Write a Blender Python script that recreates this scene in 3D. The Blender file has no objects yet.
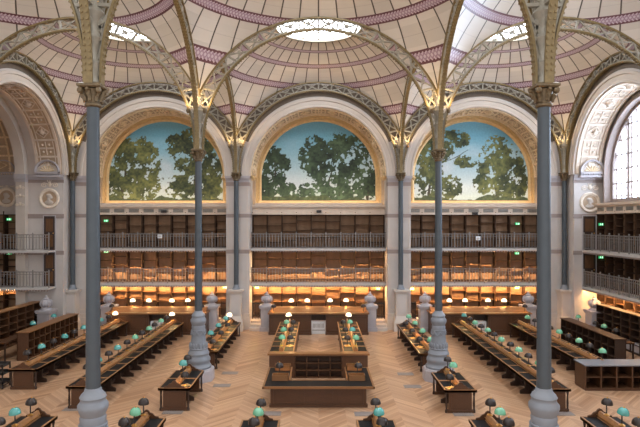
import bpy, math, random
from mathutils import Vector, Matrix
random.seed(7)
S = bpy.context.scene
COL = S.collection
PI = math.pi
sin, cos, sqrt = math.sin, math.cos, math.sqrt

# ------------------------------------------------------------------ materials
def lin(c):
    c = c / 255.0
    return c / 12.92 if c <= 0.04045 else ((c + 0.055) / 1.055) ** 2.4
def rgb(r, g, b): return (lin(r), lin(g), lin(b), 1.0)

class NT:
    def __init__(self, name):
        self.m = bpy.data.materials.new(name); self.m.use_nodes = True
        self.t = self.m.node_tree; self.n = self.t.nodes; self.l = self.t.links
        self.b = self.n['Principled BSDF']
    def node(self, typ, **kw):
        x = self.n.new(typ)
        for k, v in kw.items(): setattr(x, k, v)
        return x
    def put(self, sock, v):
        if hasattr(v, 'is_output'): self.l.new(v, sock)
        else: sock.default_value = v
    def math(self, op, a, b=None, c=None):
        x = self.node('ShaderNodeMath', operation=op)
        self.put(x.inputs[0], a)
        if b is not None: self.put(x.inputs[1], b)
        if c is not None: self.put(x.inputs[2], c)
        return x.outputs[0]
    def mix(self, f, a, b):
        x = self.node('ShaderNodeMix', data_type='RGBA')
        self.put(x.inputs[0], f); self.put(x.inputs[6], a); self.put(x.inputs[7], b)
        return x.outputs[2]
    def obj(self):
        return self.node('ShaderNodeTexCoord').outputs['Object']
    def xyz(self, v):
        s = self.node('ShaderNodeSeparateXYZ'); self.l.new(v, s.inputs[0]); return s.outputs
    def noise(self, scale, detail=3.0, vec=None, rough=0.55):
        x = self.node('ShaderNodeTexNoise'); x.inputs['Scale'].default_value = scale
        x.inputs['Detail'].default_value = detail; x.inputs['Roughness'].default_value = rough
        self.l.new(vec if vec is not None else self.obj(), x.inputs['Vector'])
        return x.outputs[0]
    def bump(self, h, strength=0.3, dist=0.02):
        x = self.node('ShaderNodeBump'); x.inputs['Strength'].default_value = strength
        x.inputs['Distance'].default_value = dist
        self.l.new(h, x.inputs['Height']); self.l.new(x.outputs[0], self.b.inputs['Normal'])

def shade(c, f): return (c[0] * f, c[1] * f, c[2] * f, 1.0)

def mat(name, c, rough=0.6, metal=0.0, var=0.12, scale=4.0, stretch=None, bump=0.0, spec=None):
    t = NT(name); c = rgb(*c)
    vec = t.obj()
    if stretch:
        mp = t.node('ShaderNodeMapping'); mp.inputs['Scale'].default_value = stretch
        t.l.new(vec, mp.inputs[0]); vec = mp.outputs[0]
    n = t.noise(scale, 4.0, vec)
    f = t.math('MULTIPLY', t.math('SUBTRACT', n, 0.3), 2.2)
    fx = t.node('ShaderNodeClamp'); t.l.new(f, fx.inputs[0])
    t.l.new(t.mix(fx.outputs[0], shade(c, 1 - var), shade(c, 1 + var)), t.b.inputs['Base Color'])
    t.b.inputs['Roughness'].default_value = rough
    t.b.inputs['Metallic'].default_value = metal
    if spec is not None: t.b.inputs['Specular IOR Level'].default_value = spec
    if bump: t.bump(n, bump, 0.01)
    return t.m

def emit(name, c, strength, base=None):
    t = NT(name); c4 = rgb(*c)
    n = t.noise(2.0)
    t.l.new(t.mix(n, shade(c4, 0.94), shade(c4, 1.0)), t.b.inputs['Emission Color'])
    t.b.inputs['Emission Strength'].default_value = strength
    t.b.inputs['Base Color'].default_value = rgb(*(base or c))
    t.b.inputs['Roughness'].default_value = 0.4
    return t.m

M = {}
M['stone'] = mat('pale_stone', (192, 182, 174), 0.75, var=0.06, scale=1.2)
M['stone_white'] = mat('white_plaster', (196, 183, 170), 0.7, var=0.05, scale=1.5)
M['stone_grey'] = mat('grey_stone', (172, 164, 164), 0.75, var=0.08, scale=2.5)
M['taupe'] = mat('taupe_stone', (150, 134, 126), 0.75, var=0.08, scale=2.0)
M['coffer'] = mat('tan_plaster', (178, 152, 124), 0.7, var=0.1, scale=3)
M['coffer_pale'] = mat('pale_tan_plaster', (206, 186, 166), 0.7, var=0.08, scale=3)
M['relief'] = mat('ochre_relief', (224, 198, 160), 0.65, var=0.18, scale=8)
M['relief_pale'] = mat('pale_relief', (226, 210, 190), 0.65, var=0.12, scale=8)
M['gilt'] = mat('gilt_frame', (208, 174, 122), 0.42, metal=0.3, var=0.12, scale=6)
M['iron'] = mat('blue_grey_iron', (68, 74, 78), 0.45, var=0.07, scale=5)
M['iron_pale'] = mat('pale_blue_grey_iron', (128, 131, 136), 0.5, var=0.07, scale=4)
M['bronze'] = mat('bronze_gold_iron', (128, 108, 70), 0.45, metal=0.2, var=0.18, scale=9)
M['lattice'] = mat('grey_gold_lattice', (150, 142, 126), 0.5, metal=0.1, var=0.15, scale=7)
M['capital'] = mat('gilded_capital', (112, 94, 68), 0.45, metal=0.35, var=0.3, scale=22, bump=0.3)
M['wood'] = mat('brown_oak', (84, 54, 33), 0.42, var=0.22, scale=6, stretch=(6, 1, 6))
M['wood_lit'] = mat('lit_oak', (134, 90, 52), 0.4, var=0.2, scale=6, stretch=(6, 1, 6))  # lit copy of the brown oak; its brightness is in the colour
M['wood_edge'] = mat('highlit_oak_rim', (156, 110, 70), 0.35, var=0.18, scale=6)  # lighter oak, with rim highlights put into its colour
M['wood_dark'] = mat('dark_oak', (54, 35, 23), 0.5, var=0.25, scale=6, stretch=(6, 6, 1))
M['wood_case'] = mat('bookcase_oak', (104, 74, 52), 0.7, var=0.15, scale=3, stretch=(5, 5, 1), spec=0.08)
M['wood_back'] = mat('bookcase_back_oak', (150, 118, 92), 0.6, var=0.12, scale=1.3, stretch=(3, 3, 1), spec=0.08)
M['wood_frame'] = mat('bookcase_frame_oak', (74, 54, 41), 0.7, var=0.12, scale=3, stretch=(5, 5, 1), spec=0.08)
M['leather'] = mat('black_leather', (17, 16, 16), 0.5, var=0.2, scale=14, spec=0.2)
M['brass'] = mat('brass', (205, 150, 80), 0.28, metal=0.9, var=0.1, scale=9)
M['rail'] = mat('grey_painted_rail', (136, 128, 122), 0.45, metal=0.3, var=0.1, scale=6)
M['deck'] = mat('pale_grey_deck', (190, 184, 178), 0.6, var=0.08, scale=6)
M['dark'] = mat('dark_iron', (48, 44, 42), 0.5, var=0.15, scale=8)
M['shade_dark'] = mat('dark_bronze_shade', (58, 50, 46), 0.3, metal=0.5, var=0.2, scale=10)
M['grille'] = mat('floor_grille_metal', (142, 134, 124), 0.5, metal=0.3, var=0.15, scale=10)
M['white'] = mat('white_enamel', (228, 228, 228), 0.5, var=0.05, scale=5)
M['reflect_grey'] = mat('window_reflection_grey', (122, 122, 126), 0.3, var=0.06, scale=6)  # grey of the window's reflection painted into the counter top
M['mosaic'] = mat('bronze_mosaic', (120, 96, 64), 0.55, metal=0.2, var=0.35, scale=16)
M['sign'] = emit('green_sign_face', (40, 190, 110), 0.45)
M['sign_white'] = emit('white_sign_mark', (235, 255, 240), 0.6)
M['bulb'] = emit('warm_bulb', (255, 206, 140), 160)
M['shade_lit'] = emit('glowing_opal_shade', (255, 226, 176), 1.7, (240, 235, 220))
M['strip'] = emit('warm_strip_light', (255, 202, 136), 95)
M['strip_shelf'] = emit('warm_shelf_light', (255, 206, 142), 34)
M['strip_fill'] = emit('warm_gallery_fill', (255, 210, 150), 110)  # unseen fill added to warm the lower gallery shelves
M['strip_mural'] = emit('soft_mural_strip_light', (255, 236, 210), 15)
M['uplight'] = emit('uplight_lens', (255, 214, 150), 25)
M['sky_glass'] = emit('daylight_frosted_glass', (238, 246, 255), 8.0)
M['win_glass'] = emit('daylight_window_glass', (206, 228, 255), 8.5)

def opal(name, c):
    t = NT(name); c = rgb(*c)
    n = t.noise(9.0)
    t.l.new(t.mix(n, shade(c, 0.85), shade(c, 1.1)), t.b.inputs['Base Color'])
    t.b.inputs['Roughness'].default_value = 0.16
    t.b.inputs['Coat Weight'].default_value = 0.5
    return t.m
M['shade_teal'] = opal('teal_opaline_glass', (84, 158, 148))
M['shade_green'] = opal('green_opaline_glass', (112, 176, 138))

def dome_material():
    t = NT('faience_dome')
    v = t.obj(); x, y, z = t.xyz(v)
    r = t.math('SQRT', t.math('ADD', t.math('MULTIPLY', x, x), t.math('MULTIPLY', y, y)))
    th = t.math('ARCTAN2', y, x)
    NM = 40
    line = t.math('LESS_THAN', t.math('ABSOLUTE', t.math('MULTIPLY', t.math('SINE', t.math('MULTIPLY', th, NM / 2)), t.math('DIVIDE', r, NM / 2))), 0.03)
    idx = t.math('FLOOR', t.math('MULTIPLY', t.math('ADD', th, PI), NM / (2 * PI)))
    ring = t.math('FLOOR', t.math('MULTIPLY', r, 1.8))
    comb = t.node('ShaderNodeCombineXYZ'); t.put(comb.inputs[0], idx); t.put(comb.inputs[1], ring)
    wn = t.node('ShaderNodeTexWhiteNoise', noise_dimensions='3D'); t.l.new(comb.outputs[0], wn.inputs[0])
    base = t.mix(wn.outputs[0], rgb(194, 184, 170), rgb(213, 203, 189))
    base = t.mix(t.math('MULTIPLY', t.noise(1.3, 5.0), 0.35), base, rgb(196, 182, 168))
    joint = t.math('LESS_THAN', t.math('ABSOLUTE', t.math('SUBTRACT', t.math('FRACT', t.math('MULTIPLY', r, 1.8)), 0.5)), 0.012)
    base = t.mix(t.math('MULTIPLY', joint, 0.35), base, rgb(150, 138, 128))
    col = t.mix(line, base, rgb(84, 75, 64))
    for rc, hw in ((6.35, 0.15), (5.2, 0.155), (4.08, 0.13), (3.12, 0.1)):
        d = t.math('ABSOLUTE', t.math('SUBTRACT', r, rc))
        inb = t.math('LESS_THAN', d, hw)
        edge = t.math('GREATER_THAN', d, hw * 0.68)
        # interlaced motif inside the band
        wav = t.math('SINE', t.math('MULTIPLY', th, NM * 3))
        dd = t.math('MULTIPLY', t.math('SUBTRACT', r, rc), 1.0 / (hw * 0.62))
        m1 = t.math('LESS_THAN', t.math('ABSOLUTE', t.math('SUBTRACT', dd, t.math('MULTIPLY', wav, 0.7))), 0.3)
        m2 = t.math('LESS_THAN', t.math('ABSOLUTE', t.math('ADD', dd, t.math('MULTIPLY', wav, 0.7))), 0.3)
        mot = t.math('MAXIMUM', m1, m2)
        inner = t.mix(mot, rgb(190, 172, 174), rgb(152, 124, 136))
        # toothed dark edge
        tooth = t.math('MULTIPLY', t.math('SINE', t.math('MULTIPLY', th, NM * 6)), hw * 0.1)
        edge = t.math('GREATER_THAN', t.math('ADD', d, tooth), hw * 0.62)
        bandc = t.mix(edge, inner, rgb(100, 62, 66))
        col = t.mix(inb, col, bandc)
    rim = t.math('LESS_THAN', r, 2.42)
    col = t.mix(rim, col, rgb(196, 176, 160))
    t.l.new(col, t.b.inputs['Base Color'])
    t.b.inputs['Roughness'].default_value = 0.32
    return t.m
M['dome'] = dome_material()

def floor_material():
    t = NT('chevron_parquet')
    x, y, z = t.xyz(t.obj())
    W = 0.92
    u = t.math('DIVIDE', x, W)
    k = t.math('FLOOR', u)
    f = t.math('ABSOLUTE', t.math('SUBTRACT', t.math('FRACT', t.math('MULTIPLY', u, 0.5)), 0.5))
    tri = t.math('MULTIPLY', f, 2 * W)             # 0..W zigzag
    q = t.math('ADD', y, t.math('MULTIPLY', tri, 1.0))
    pw = 0.13
    p = t.math('FLOOR', t.math('DIVIDE', q, pw))
    comb = t.node('ShaderNodeCombineXYZ'); t.put(comb.inputs[0], p); t.put(comb.inputs[1], k)
    wn = t.node('ShaderNodeTexWhiteNoise', noise_dimensions='3D'); t.l.new(comb.outputs[0], wn.inputs[0])
    comb2 = t.node('ShaderNodeCombineXYZ'); t.put(comb2.inputs[0], t.math('FLOOR', t.math('DIVIDE', q, pw * 4))); t.put(comb2.inputs[1], k)
    wn2 = t.node('ShaderNodeTexWhiteNoise', noise_dimensions='3D'); t.l.new(comb2.outputs[0], wn2.inputs[0])
    par = t.math('FRACT', t.math('MULTIPLY', k, 0.5))
    c = t.mix(wn.outputs[0], rgb(146, 106, 76), rgb(212, 172, 136))
    c = t.mix(t.math('MULTIPLY', wn2.outputs[0], 0.5), c, rgb(178, 134, 98))
    c = t.mix(t.math('MULTIPLY', par, 0.5), c, rgb(198, 162, 132))
    c = t.mix(t.math('MULTIPLY', t.noise(0.35, 3.0), 0.45), c, rgb(162, 120, 86))
    gap = t.math('LESS_THAN', t.math('FRACT', t.math('DIVIDE', q, pw)), 0.05)
    c = t.mix(t.math('MULTIPLY', gap, 0.45), c, rgb(110, 76, 54))
    t.l.new(c, t.b.inputs['Base Color'])
    t.b.inputs['Roughness'].default_value = 0.36
    return t.m
M['floor'] = floor_material()

def paint_material():
    t = NT('mural_paint')
    a = t.node('ShaderNodeAttribute'); a.attribute_name = 'Paint'
    n = t.noise(9.0, 6.0)
    t.l.new(t.mix(t.math('MULTIPLY', t.math('SUBTRACT', n, 0.35), 0.5), a.outputs['Color'], rgb(40, 46, 30)), t.b.inputs['Base Color'])
    t.b.inputs['Roughness'].default_value = 0.7
    return t.m
M['paint'] = paint_material()

# ------------------------------------------------------------------ mesh builder
class MB:
    def __init__(self): self.v = []; self.f = []
    def add(self, vs, fs):
        o = len(self.v); self.v += [tuple(p) for p in vs]; self.f += [tuple(i + o for i in f) for f in fs]; return self
    def box(self, x0, x1, y0, y1, z0, z1):
        vs = [(x0, y0, z0), (x1, y0, z0), (x1, y1, z0), (x0, y1, z0), (x0, y0, z1), (x1, y0, z1), (x1, y1, z1), (x0, y1, z1)]
        return self.add(vs, [(3, 2, 1, 0), (4, 5, 6, 7), (0, 1, 5, 4), (1, 2, 6, 5), (2, 3, 7, 6), (3, 0, 4, 7)])
    def hexa(self, p):
        return self.add(p, [(3, 2, 1, 0), (4, 5, 6, 7), (0, 1, 5, 4), (1, 2, 6, 5), (2, 3, 7, 6), (3, 0, 4, 7)])
    def lathe(self, prof, cx=0, cy=0, seg=20, cap=True, rot=0.0, squash=1.0):
        vs = []; fs = []; n = len(prof)
        for i in range(seg):
            a = 2 * PI * i / seg + rot
            for r, z in prof: vs.append((cx + r * cos(a), cy + r * sin(a) * squash, z))
        for i in range(seg):
            j = (i + 1) % seg
            for k in range(n - 1): fs.append((i * n + k, j * n + k, j * n + k + 1, i * n + k + 1))
        if cap:
            if prof[0][0] > 1e-4: fs.append(tuple(i * n for i in reversed(range(seg))))
            if prof[-1][0] > 1e-4: fs.append(tuple(i * n + n - 1 for i in range(seg)))
        return self.add(vs, fs)
    def ball(self, c, r, seg=10, rings=6, sq=(1, 1, 1)):
        prof = [(r * sin(PI * k / rings), -r * cos(PI * k / rings)) for k in range(rings + 1)]
        b = MB().lathe(prof, seg=seg, cap=False)
        return self.add([(c[0] + x * sq[0], c[1] + y * sq[1], c[2] + z * sq[2]) for x, y, z in b.v], b.f)
    def tube(self, pts, r, seg=6, closed=False):
        pts = [Vector(p) for p in pts]; n = len(pts)
        rr = r if isinstance(r, (list, tuple)) else [r] * n
        vs = []; fs = []; up = None
        for i, p in enumerate(pts):
            a = pts[(i - 1) % n] if (i > 0 or closed) else p
            b = pts[(i + 1) % n] if (i < n - 1 or closed) else p
            d = (b - a).normalized()
            if up is None or abs(d.dot(up)) > 0.98:
                up = Vector((0, 0, 1)) if abs(d.z) < 0.9 else Vector((0, 1, 0))
            s = d.cross(up).normalized(); w = s.cross(d).normalized(); up = w
            for k in range(seg):
                q = 2 * PI * k / seg
                vs.append(p + (s * cos(q) + w * sin(q)) * rr[i])
        m = n if closed else n - 1
        for i in range(m):
            j = (i + 1) % n
            for k in range(seg):
                l = (k + 1) % seg
                fs.append((i * seg + k, i * seg + l, j * seg + l, j * seg + k))
        if not closed:
            fs.append(tuple(reversed(range(seg)))); fs.append(tuple((n - 1) * seg + k for k in range(seg)))
        return self.add(vs, fs)
    def bar_uz(self, a, b, w, d0, d1):
        """rectangular bar between two points of the (u,z) plane, from depth d0 to d1"""
        dx, dz = b[0] - a[0], b[1] - a[1]; L = sqrt(dx * dx + dz * dz) or 1
        nx, nz = -dz / L * w / 2, dx / L * w / 2
        q = [(a[0] - nx, a[1] - nz), (b[0] - nx, b[1] - nz), (b[0] + nx, b[1] + nz), (a[0] + nx, a[1] + nz)]
        return self.hexa([(x, d0, z) for x, z in q] + [(x, d1, z) for x, z in q])
    def prism_uz(self, poly, d0, d1):
        n = len(poly)
        vs = [(x, d0, z) for x, z in poly] + [(x, d1, z) for x, z in poly]
        fs = [tuple(range(n)), tuple(reversed(range(n, 2 * n)))]
        fs += [(i, i + n, (i + 1) % n + n, (i + 1) % n) for i in range(n)]
        return self.add(vs, fs)
    def sweep(self, rings, closed_ring=True, caps=True):
        n = len(rings[0]); vs = [p for r in rings for p in r]; fs = []
        for i in range(len(rings) - 1):
            for k in range(n if closed_ring else n - 1):
                l = (k + 1) % n
                fs.append((i * n + k, i * n + l, (i + 1) * n + l, (i + 1) * n + k))
        if caps and closed_ring:
            fs.append(tuple(reversed(range(n)))); o = (len(rings) - 1) * n; fs.append(tuple(o + k for k in range(n)))
        return self.add(vs, fs)
    def arch(self, prof, zc, leg=None, n=40, a0=0.0, a1=PI):
        """sweep a closed (r,d) profile round a half circle in the (u,z) plane, with straight legs down to z=leg"""
        rings = []
        if leg is not None: rings.append([(r, d, leg) for r, d in prof])
        for i in range(n + 1):
            a = a0 + (a1 - a0) * i / n
            rings.append([(r * cos(a), d, zc + r * sin(a)) for r, d in prof])
        if leg is not None: rings.append([(-r, d, leg) for r, d in prof])
        return self.sweep(rings)
    def mesh(self, name, m, smooth=False):
        me = bpy.data.meshes.new(name); me.from_pydata(self.v, [], self.f)
        if m is not None: me.materials.append(m)
        if smooth:
            me.polygons.foreach_set('use_smooth', [True] * len(me.polygons))
            try: me.set_sharp_from_angle(angle=math.radians(42))
            except Exception: pass
        me.update(); return me
    def build(self, name, m, parent=None, loc=(0, 0, 0), rz=0.0, smooth=False):
        return link(name, self.mesh(name, M[m] if isinstance(m, str) else m, smooth), parent, loc, rz)

def link(name, me, parent=None, loc=(0, 0, 0), rz=0.0):
    o = bpy.data.objects.new(name, me); COL.objects.link(o)
    o.location = loc; o.rotation_euler = (0, 0, rz)
    if parent is not None: o.parent = parent
    return o

def tag(o, label, cat, group=None, kind=None):
    o['label'] = label; o['category'] = cat
    if group: o['group'] = group
    if kind: o['kind'] = kind
    return o
def thing(name, label, cat, loc=(0, 0, 0), rz=0.0, group=None):
    return tag(link(name, None, None, loc, rz), label, cat, group, 'thing')
def struct(o): o['kind'] = 'structure'; return o
def dup(root, loc=None, rz=None, label=None, group=None):
    r = root.copy(); COL.objects.link(r)
    if loc is not None: r.location = loc
    if rz is not None: r.rotation_euler = (0, 0, rz)
    if label: r['label'] = label
    if group: r['group'] = group
    for ch in list(root.children):
        c = ch.copy(); COL.objects.link(c); c.parent = r
        for g in list(ch.children):
            d = g.copy(); COL.objects.link(d); d.parent = c
    return r
ORD = ['first', 'second', 'third', 'fourth', 'fifth', 'sixth', 'seventh', 'eighth', 'ninth', 'tenth', 'eleventh', 'twelfth', 'thirteenth']

# ------------------------------------------------------------------ layout
CAM = Vector((0, 0, 6.45))
COLX = (-14.8, -4.95, 4.95, 14.8)
ROWY = (11.42, 21.45, 31.3)
WY = 31.55                      # face of the far wall
WX = 15.05                      # faces of the side walls
BAYC = (-9.875, 0.0, 9.875)
NCX = (-9.8, 0.0, 9.8)
SIDEY = 26.42
ARCHN = ['arch opposite the window side', 'middle arch', 'window-side arch']
ARCHS = ['arch on windowless side', 'middle arch', 'arch on window side']
ARCHP = ['far wall arch away from the window', 'middle far wall arch', 'far wall arch beside the window']

# ------------------------------------------------------------------ floor
struct(MB().box(-22, 22, -3, 34.2, -0.3, 0.0).build('floor', 'floor'))

# ------------------------------------------------------------------ columns
def column_profile_ring(prof, seg): return MB().lathe(prof, seg=seg)

def make_column():
    t = thing('cast_iron_column', '-', 'column')
    MB().lathe([(0.66, 0.0), (0.66, 0.42), (0.62, 0.5)], seg=8, rot=PI / 8).build('plinth', 'stone_grey', t)
    prof = [(0.52, 0.5), (0.53, 0.58), (0.47, 0.66), (0.46, 0.74), (0.49, 0.8), (0.48, 0.9), (0.42, 0.97), (0.42, 1.04), (0.44, 1.1), (0.4, 1.18), (0.36, 1.26), (0.31, 1.55), (0.28, 1.85), (0.27, 2.1),
            (0.28, 2.2), (0.26, 2.24), (0.29, 2.32), (0.32, 2.4), (0.32, 2.48), (0.27, 2.54), (0.26, 2.6), (0.28, 2.64), (0.25, 2.7), (0.19, 2.76), (0.165, 2.84)]
    MB().lathe(prof, seg=28).build('pedestal', 'iron_pale', t, smooth=True)
    g = MB()
    for k in range(8):
        a = 2 * PI * k / 8; a2 = a + 2 * PI / 8
        pts = []
        for q in range(7):
            s = q / 6; b = a + (a2 - a) * s
            z = 2.02 - 0.16 * sin(PI * s)
            rr = 0.28 + (2.0 - z) * 0.08 + 0.012
            pts.append((rr * cos(b), rr * sin(b), z))
        g.tube(pts, 0.02, 5)
        g.ball((0.295 * cos(a), 0.295 * sin(a), 1.98), 0.036, 6, 4)
    g.tube([(0.285 * cos(2 * PI * q / 24), 0.285 * sin(2 * PI * q / 24), 2.05) for q in range(24)], 0.02, 5, True)
    g.build('garland', 'iron_pale', t, smooth=True)
    g = MB()
    for k in range(16):
        a = 2 * PI * k / 16; g.ball((0.335 * cos(a), 0.335 * sin(a), 1.42), 0.055, 6, 4, (1, 1, 2.4))
    g.tube([(0.345 * cos(2 * PI * q / 24), 0.345 * sin(2 * PI * q / 24), 1.3) for q in range(24)], 0.04, 5, True)
    g.build('leaf_trim', 'iron_pale', t, smooth=True)
    MB().lathe([(0.155, 2.75), (0.15, 4.0), (0.14, 7.0), (0.132, 9.02)], seg=20).build('shaft', 'iron', t, smooth=True)
    MB().lathe([(0.14, 8.98), (0.175, 9.01), (0.175, 9.05), (0.145, 9.07), (0.15, 9.13), (0.19, 9.3), (0.22, 9.36)], seg=16).build('capital', 'capital', t, smooth=True)
    c = MB()
    for k in range(8):
        a = 2 * PI * k / 8
        for z0, r0, h, cr in ((9.1, 0.15, 0.13, 0.035), (9.17, 0.17, 0.17, 0.05)):
            if z0 > 9.12 and k % 2: continue
            pts = []
            for q in range(6):
                s = q / 5
                rr = r0 + 0.02 + 0.1 * s * s + (0.04 if z0 > 9.12 else 0)*s
                pts.append((rr * cos(a), rr * sin(a), z0 + h * sin(s * PI * 0.62)))
            c.tube(pts, [0.05, 0.05, 0.045, 0.04, 0.035, 0.03], 5)
        if k % 2 == 1:
            c.ball((0.27 * cos(a + PI / 8 * 0), 0.27 * sin(a), 9.32), 0.075, 7, 5)
    c.build('acanthus_leaf', 'capital', t, smooth=True)
    b = MB()
    b.lathe([(0.31, 9.38), (0.36, 9.41), (0.36, 9.46), (0.3, 9.49)], seg=4, rot=PI / 4)
    b.build('abacus', 'capital', t)
    # ornamented stem between the springing arches
    MB().lathe([(0.2, 9.48), (0.16, 9.56), (0.13, 9.7), (0.15, 9.85), (0.18, 9.95), (0.13, 10.02), (0.12, 10.3), (0.17, 10.42), (0.2, 10.5), (0.14, 10.58), (0.13, 10.8),
                (0.2, 10.95), (0.25, 11.05), (0.2, 11.12), (0.12, 11.2), (0.1, 11.5), (0.02, 11.62)], seg=12).build('stem', 'lattice', t, smooth=True)
    return t

C0 = make_column()
COLLAB = {(1, 0): 'grey iron column rising from the lower picture edge, opposite the window side',
          (2, 0): 'grey iron column rising from the lower picture edge, on the window side',
          (1, 1): 'grey iron column beside the middle floor, on the side opposite the window',
          (2, 1): 'grey iron column beside the middle floor, on the window side',
          (0, 2): 'slender grey column in the corner by the portrait roundels',
          (1, 2): 'slender grey column against the far pier opposite the window side',
          (2, 2): 'slender grey column against the far pier on the window side',
          (3, 2): 'slender grey column in the corner by the big window'}
first = True
COLUMNS = {}
for (i, j), lab in COLLAB.items():
    if j == 2: continue
    p = (COLX[i], ROWY[j], 0)
    if first: C0.location = p; C0['label'] = lab; C0['group'] = 'freestanding iron columns'; first = False; o = C0
    else: o = dup(C0, p, label=lab)
    COLUMNS[(i, j)] = o
# wall columns: stone pedestal, thinner
def make_wall_column():
    t = thing('wall_column', '-', 'column')
    b = MB(); b.box(-0.46, 0.46, -0.48, 0.22, 0, 0.5); b.box(-0.4, 0.4, -0.42, 0.22, 0.5, 0.62)
    b.box(-0.33, 0.33, -0.34, 0.22, 0.62, 2.3); b.box(-0.4, 0.4, -0.4, 0.22, 2.3, 2.36); b.box(-0.44, 0.44, -0.44, 0.22, 2.36, 2.46)
    b.hexa([(-0.46, -0.48, 0.5), (0.46, -0.48, 0.5), (0.46, 0.22, 0.5), (-0.46, 0.22, 0.5), (-0.33, -0.34, 0.9), (0.33, -0.34, 0.9), (0.33, 0.22, 0.9), (-0.33, 0.22, 0.9)])
    b.build('pedestal', 'stone_white', t)
    MB().box(-0.24, 0.24, -0.355, -0.34, 1.0, 2.2).build('pedestal_panel', 'stone', t)
    MB().lathe([(0.24, 2.46), (0.24, 2.52), (0.19, 2.56), (0.19, 2.6), (0.16, 2.66), (0.15, 2.75)], seg=16).build('column_base', 'iron_pale', t, smooth=True)
    MB().lathe([(0.145, 2.7), (0.138, 9.02)], seg=16).build('shaft', 'iron', t, smooth=True)
    for ch in C0.children:
        if ch.name.split('.')[0] in ('capital', 'acanthus_leaf', 'abacus', 'stem'):
            c = ch.copy(); COL.objects.link(c); c.parent = t
    return t
W0 = make_wall_column()
first = True
for i in range(4):
    p = (COLX[i], ROWY[2], 0)
    if first: o = W0; W0.location = p; W0['label'] = COLLAB[(i, 2)]; W0['group'] = 'columns along the walls'; first = False
    else: o = dup(W0, p, label=COLLAB[(i, 2)])

# ------------------------------------------------------------------ iron arches
def make_arch(half=4.95):
    RI, ZI, RE, ZE = 4.78, 9.67, 5.42, 9.5
    ph0 = math.acos(min(1, half / RE)); ztop = ZE + RE * sin(ph0)
    def ip(a): return (RI * cos(a), ZI + RI * sin(a))
    def ep(a):
        s = 1 if a <= PI / 2 else -1
        b = a if s > 0 else PI - a
        if b < ph0: return (s * half, 9.5 + (ztop - 9.5) * (b / ph0))
        return (RE * cos(a), ZE + RE * sin(a))
    t = thing('iron_arch', '-', 'arch')
    n = 56
    lo = MB(); rings = []
    P = [(RI - 0.05, -0.09), (RI + 0.0, -0.09), (RI + 0.0, 0.09), (RI - 0.05, 0.09)]
    rings.append([(r - (RI - half) * 0 if False else r, d, 9.46) for r, d in P])
    for i in range(n + 1):
        a = PI * i / n
        rings.append([(r * cos(a), d, ZI + r * sin(a)) for r, d in P])
    rings.append([(-r, d, 9.46) for r, d in P])
    lo.sweep(rings)
    # beaded soffit
    for i in range(2 * n):
        a = PI * (i + 0.5) / (2 * n)
        for d in (-0.055, 0.055):
            x, z = (RI - 0.055) * cos(a), ZI + (RI - 0.07) * sin(a)
            lo.box(x - 0.022, x + 0.022, d - 0.02, d + 0.02, z - 0.022, z + 0.022)
    lo.build('lower_flange', 'bronze', t, smooth=True)
    up = MB(); rings = []
    for i in range(n + 1):
        a = ph0 + (PI - 2 * ph0) * i / n
        rings.append([(r * cos(a), d, ZE + r * sin(a)) for r, d in ((RE - 0.05, -0.09), (RE + 0.02, -0.09), (RE + 0.02, 0.09), (RE - 0.05, 0.09))])
    up.sweep(rings).build('upper_flange', 'bronze', t, smooth=True)
    la = MB(); NP = 20
    A = [0.02 + (PI - 0.04) * k / NP for k in range(NP + 1)]
    for k in range(NP + 1):
        la.bar_uz(ip(A[k]), ep(A[k]), 0.075, -0.05, 0.05)
    for k in range(NP):
        a, b = A[k], A[k + 1]
        p, q, r, s = ip(a), ep(a), ip(b), ep(b)
        la.bar_uz(p, s, 0.055, -0.03, 0.03); la.bar_uz(q, r, 0.055, -0.03, 0.03)
        m = (a + b) / 2; c = [(ip(m)[x] + ep(m)[x]) / 2 for x in (0, 1)]
        la.prism_uz([(c[0] + 0.085 * cos(m + g), c[1] + 0.085 * sin(m + g)) for g in (0, PI / 2, PI, 3 * PI / 2)], -0.05, 0.05)
    for f in (0.0, 1.0):   # inner borders of the web
        for k in range(56):
            a, b = PI * k / 56, PI * (k + 1) / 56
            def w(x):
                i_, e_ = ip(x), ep(x); g = 0.05 if f == 0 else 0.95
                return (i_[0] + (e_[0] - i_[0]) * g, i_[1] + (e_[1] - i_[1]) * g)
            la.bar_uz(w(a), w(b), 0.05, -0.045, 0.045)
    la.build('lattice', 'lattice', t)
    # small pendent bosses on the springing
    return t
A0 = make_arch()
arch_specs = []
rown = {0: 'over the near columns', 1: 'over the middle columns', 2: 'against the far wall'}
bayn = {0: 'in the bay opposite the window side', 1: 'in the middle bay', 2: 'in the window-side bay'}
for j in range(3):
    for b in range(3):
        arch_specs.append(((BAYC[b], ROWY[j], 0), 0, 'bronze and grey lattice arch %s, %s' % (rown[j], bayn[b])))
for i, x in enumerate(COLX):
    xs = x if abs(x) < 10 else math.copysign(14.87, x)
    nm = {0: 'on the windowless side wall', 1: 'from the column opposite the window side', 2: 'from the column on the window side', 3: 'on the window wall'}[i]
    arch_specs.append(((xs, (ROWY[1] + ROWY[2]) / 2, 0), PI / 2, 'lattice iron arch running to the far wall, %s' % nm))
    if i in (1, 2):
        arch_specs.append(((xs, (ROWY[0] + ROWY[1]) / 2, 0), PI / 2, 'lattice iron arch between near and middle columns, %s' % nm))
        arch_specs.append(((xs, ROWY[0] - 5.0, 0), PI / 2, 'lattice iron arch springing toward the camera, %s' % nm))
for k, (p, rz, lab) in enumerate(arch_specs):
    if k == 0: A0.location = p; A0.rotation_euler[2] = rz; A0['label'] = lab; A0['group'] = 'iron lattice arches'
    else: dup(A0, p, rz, lab)

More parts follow.
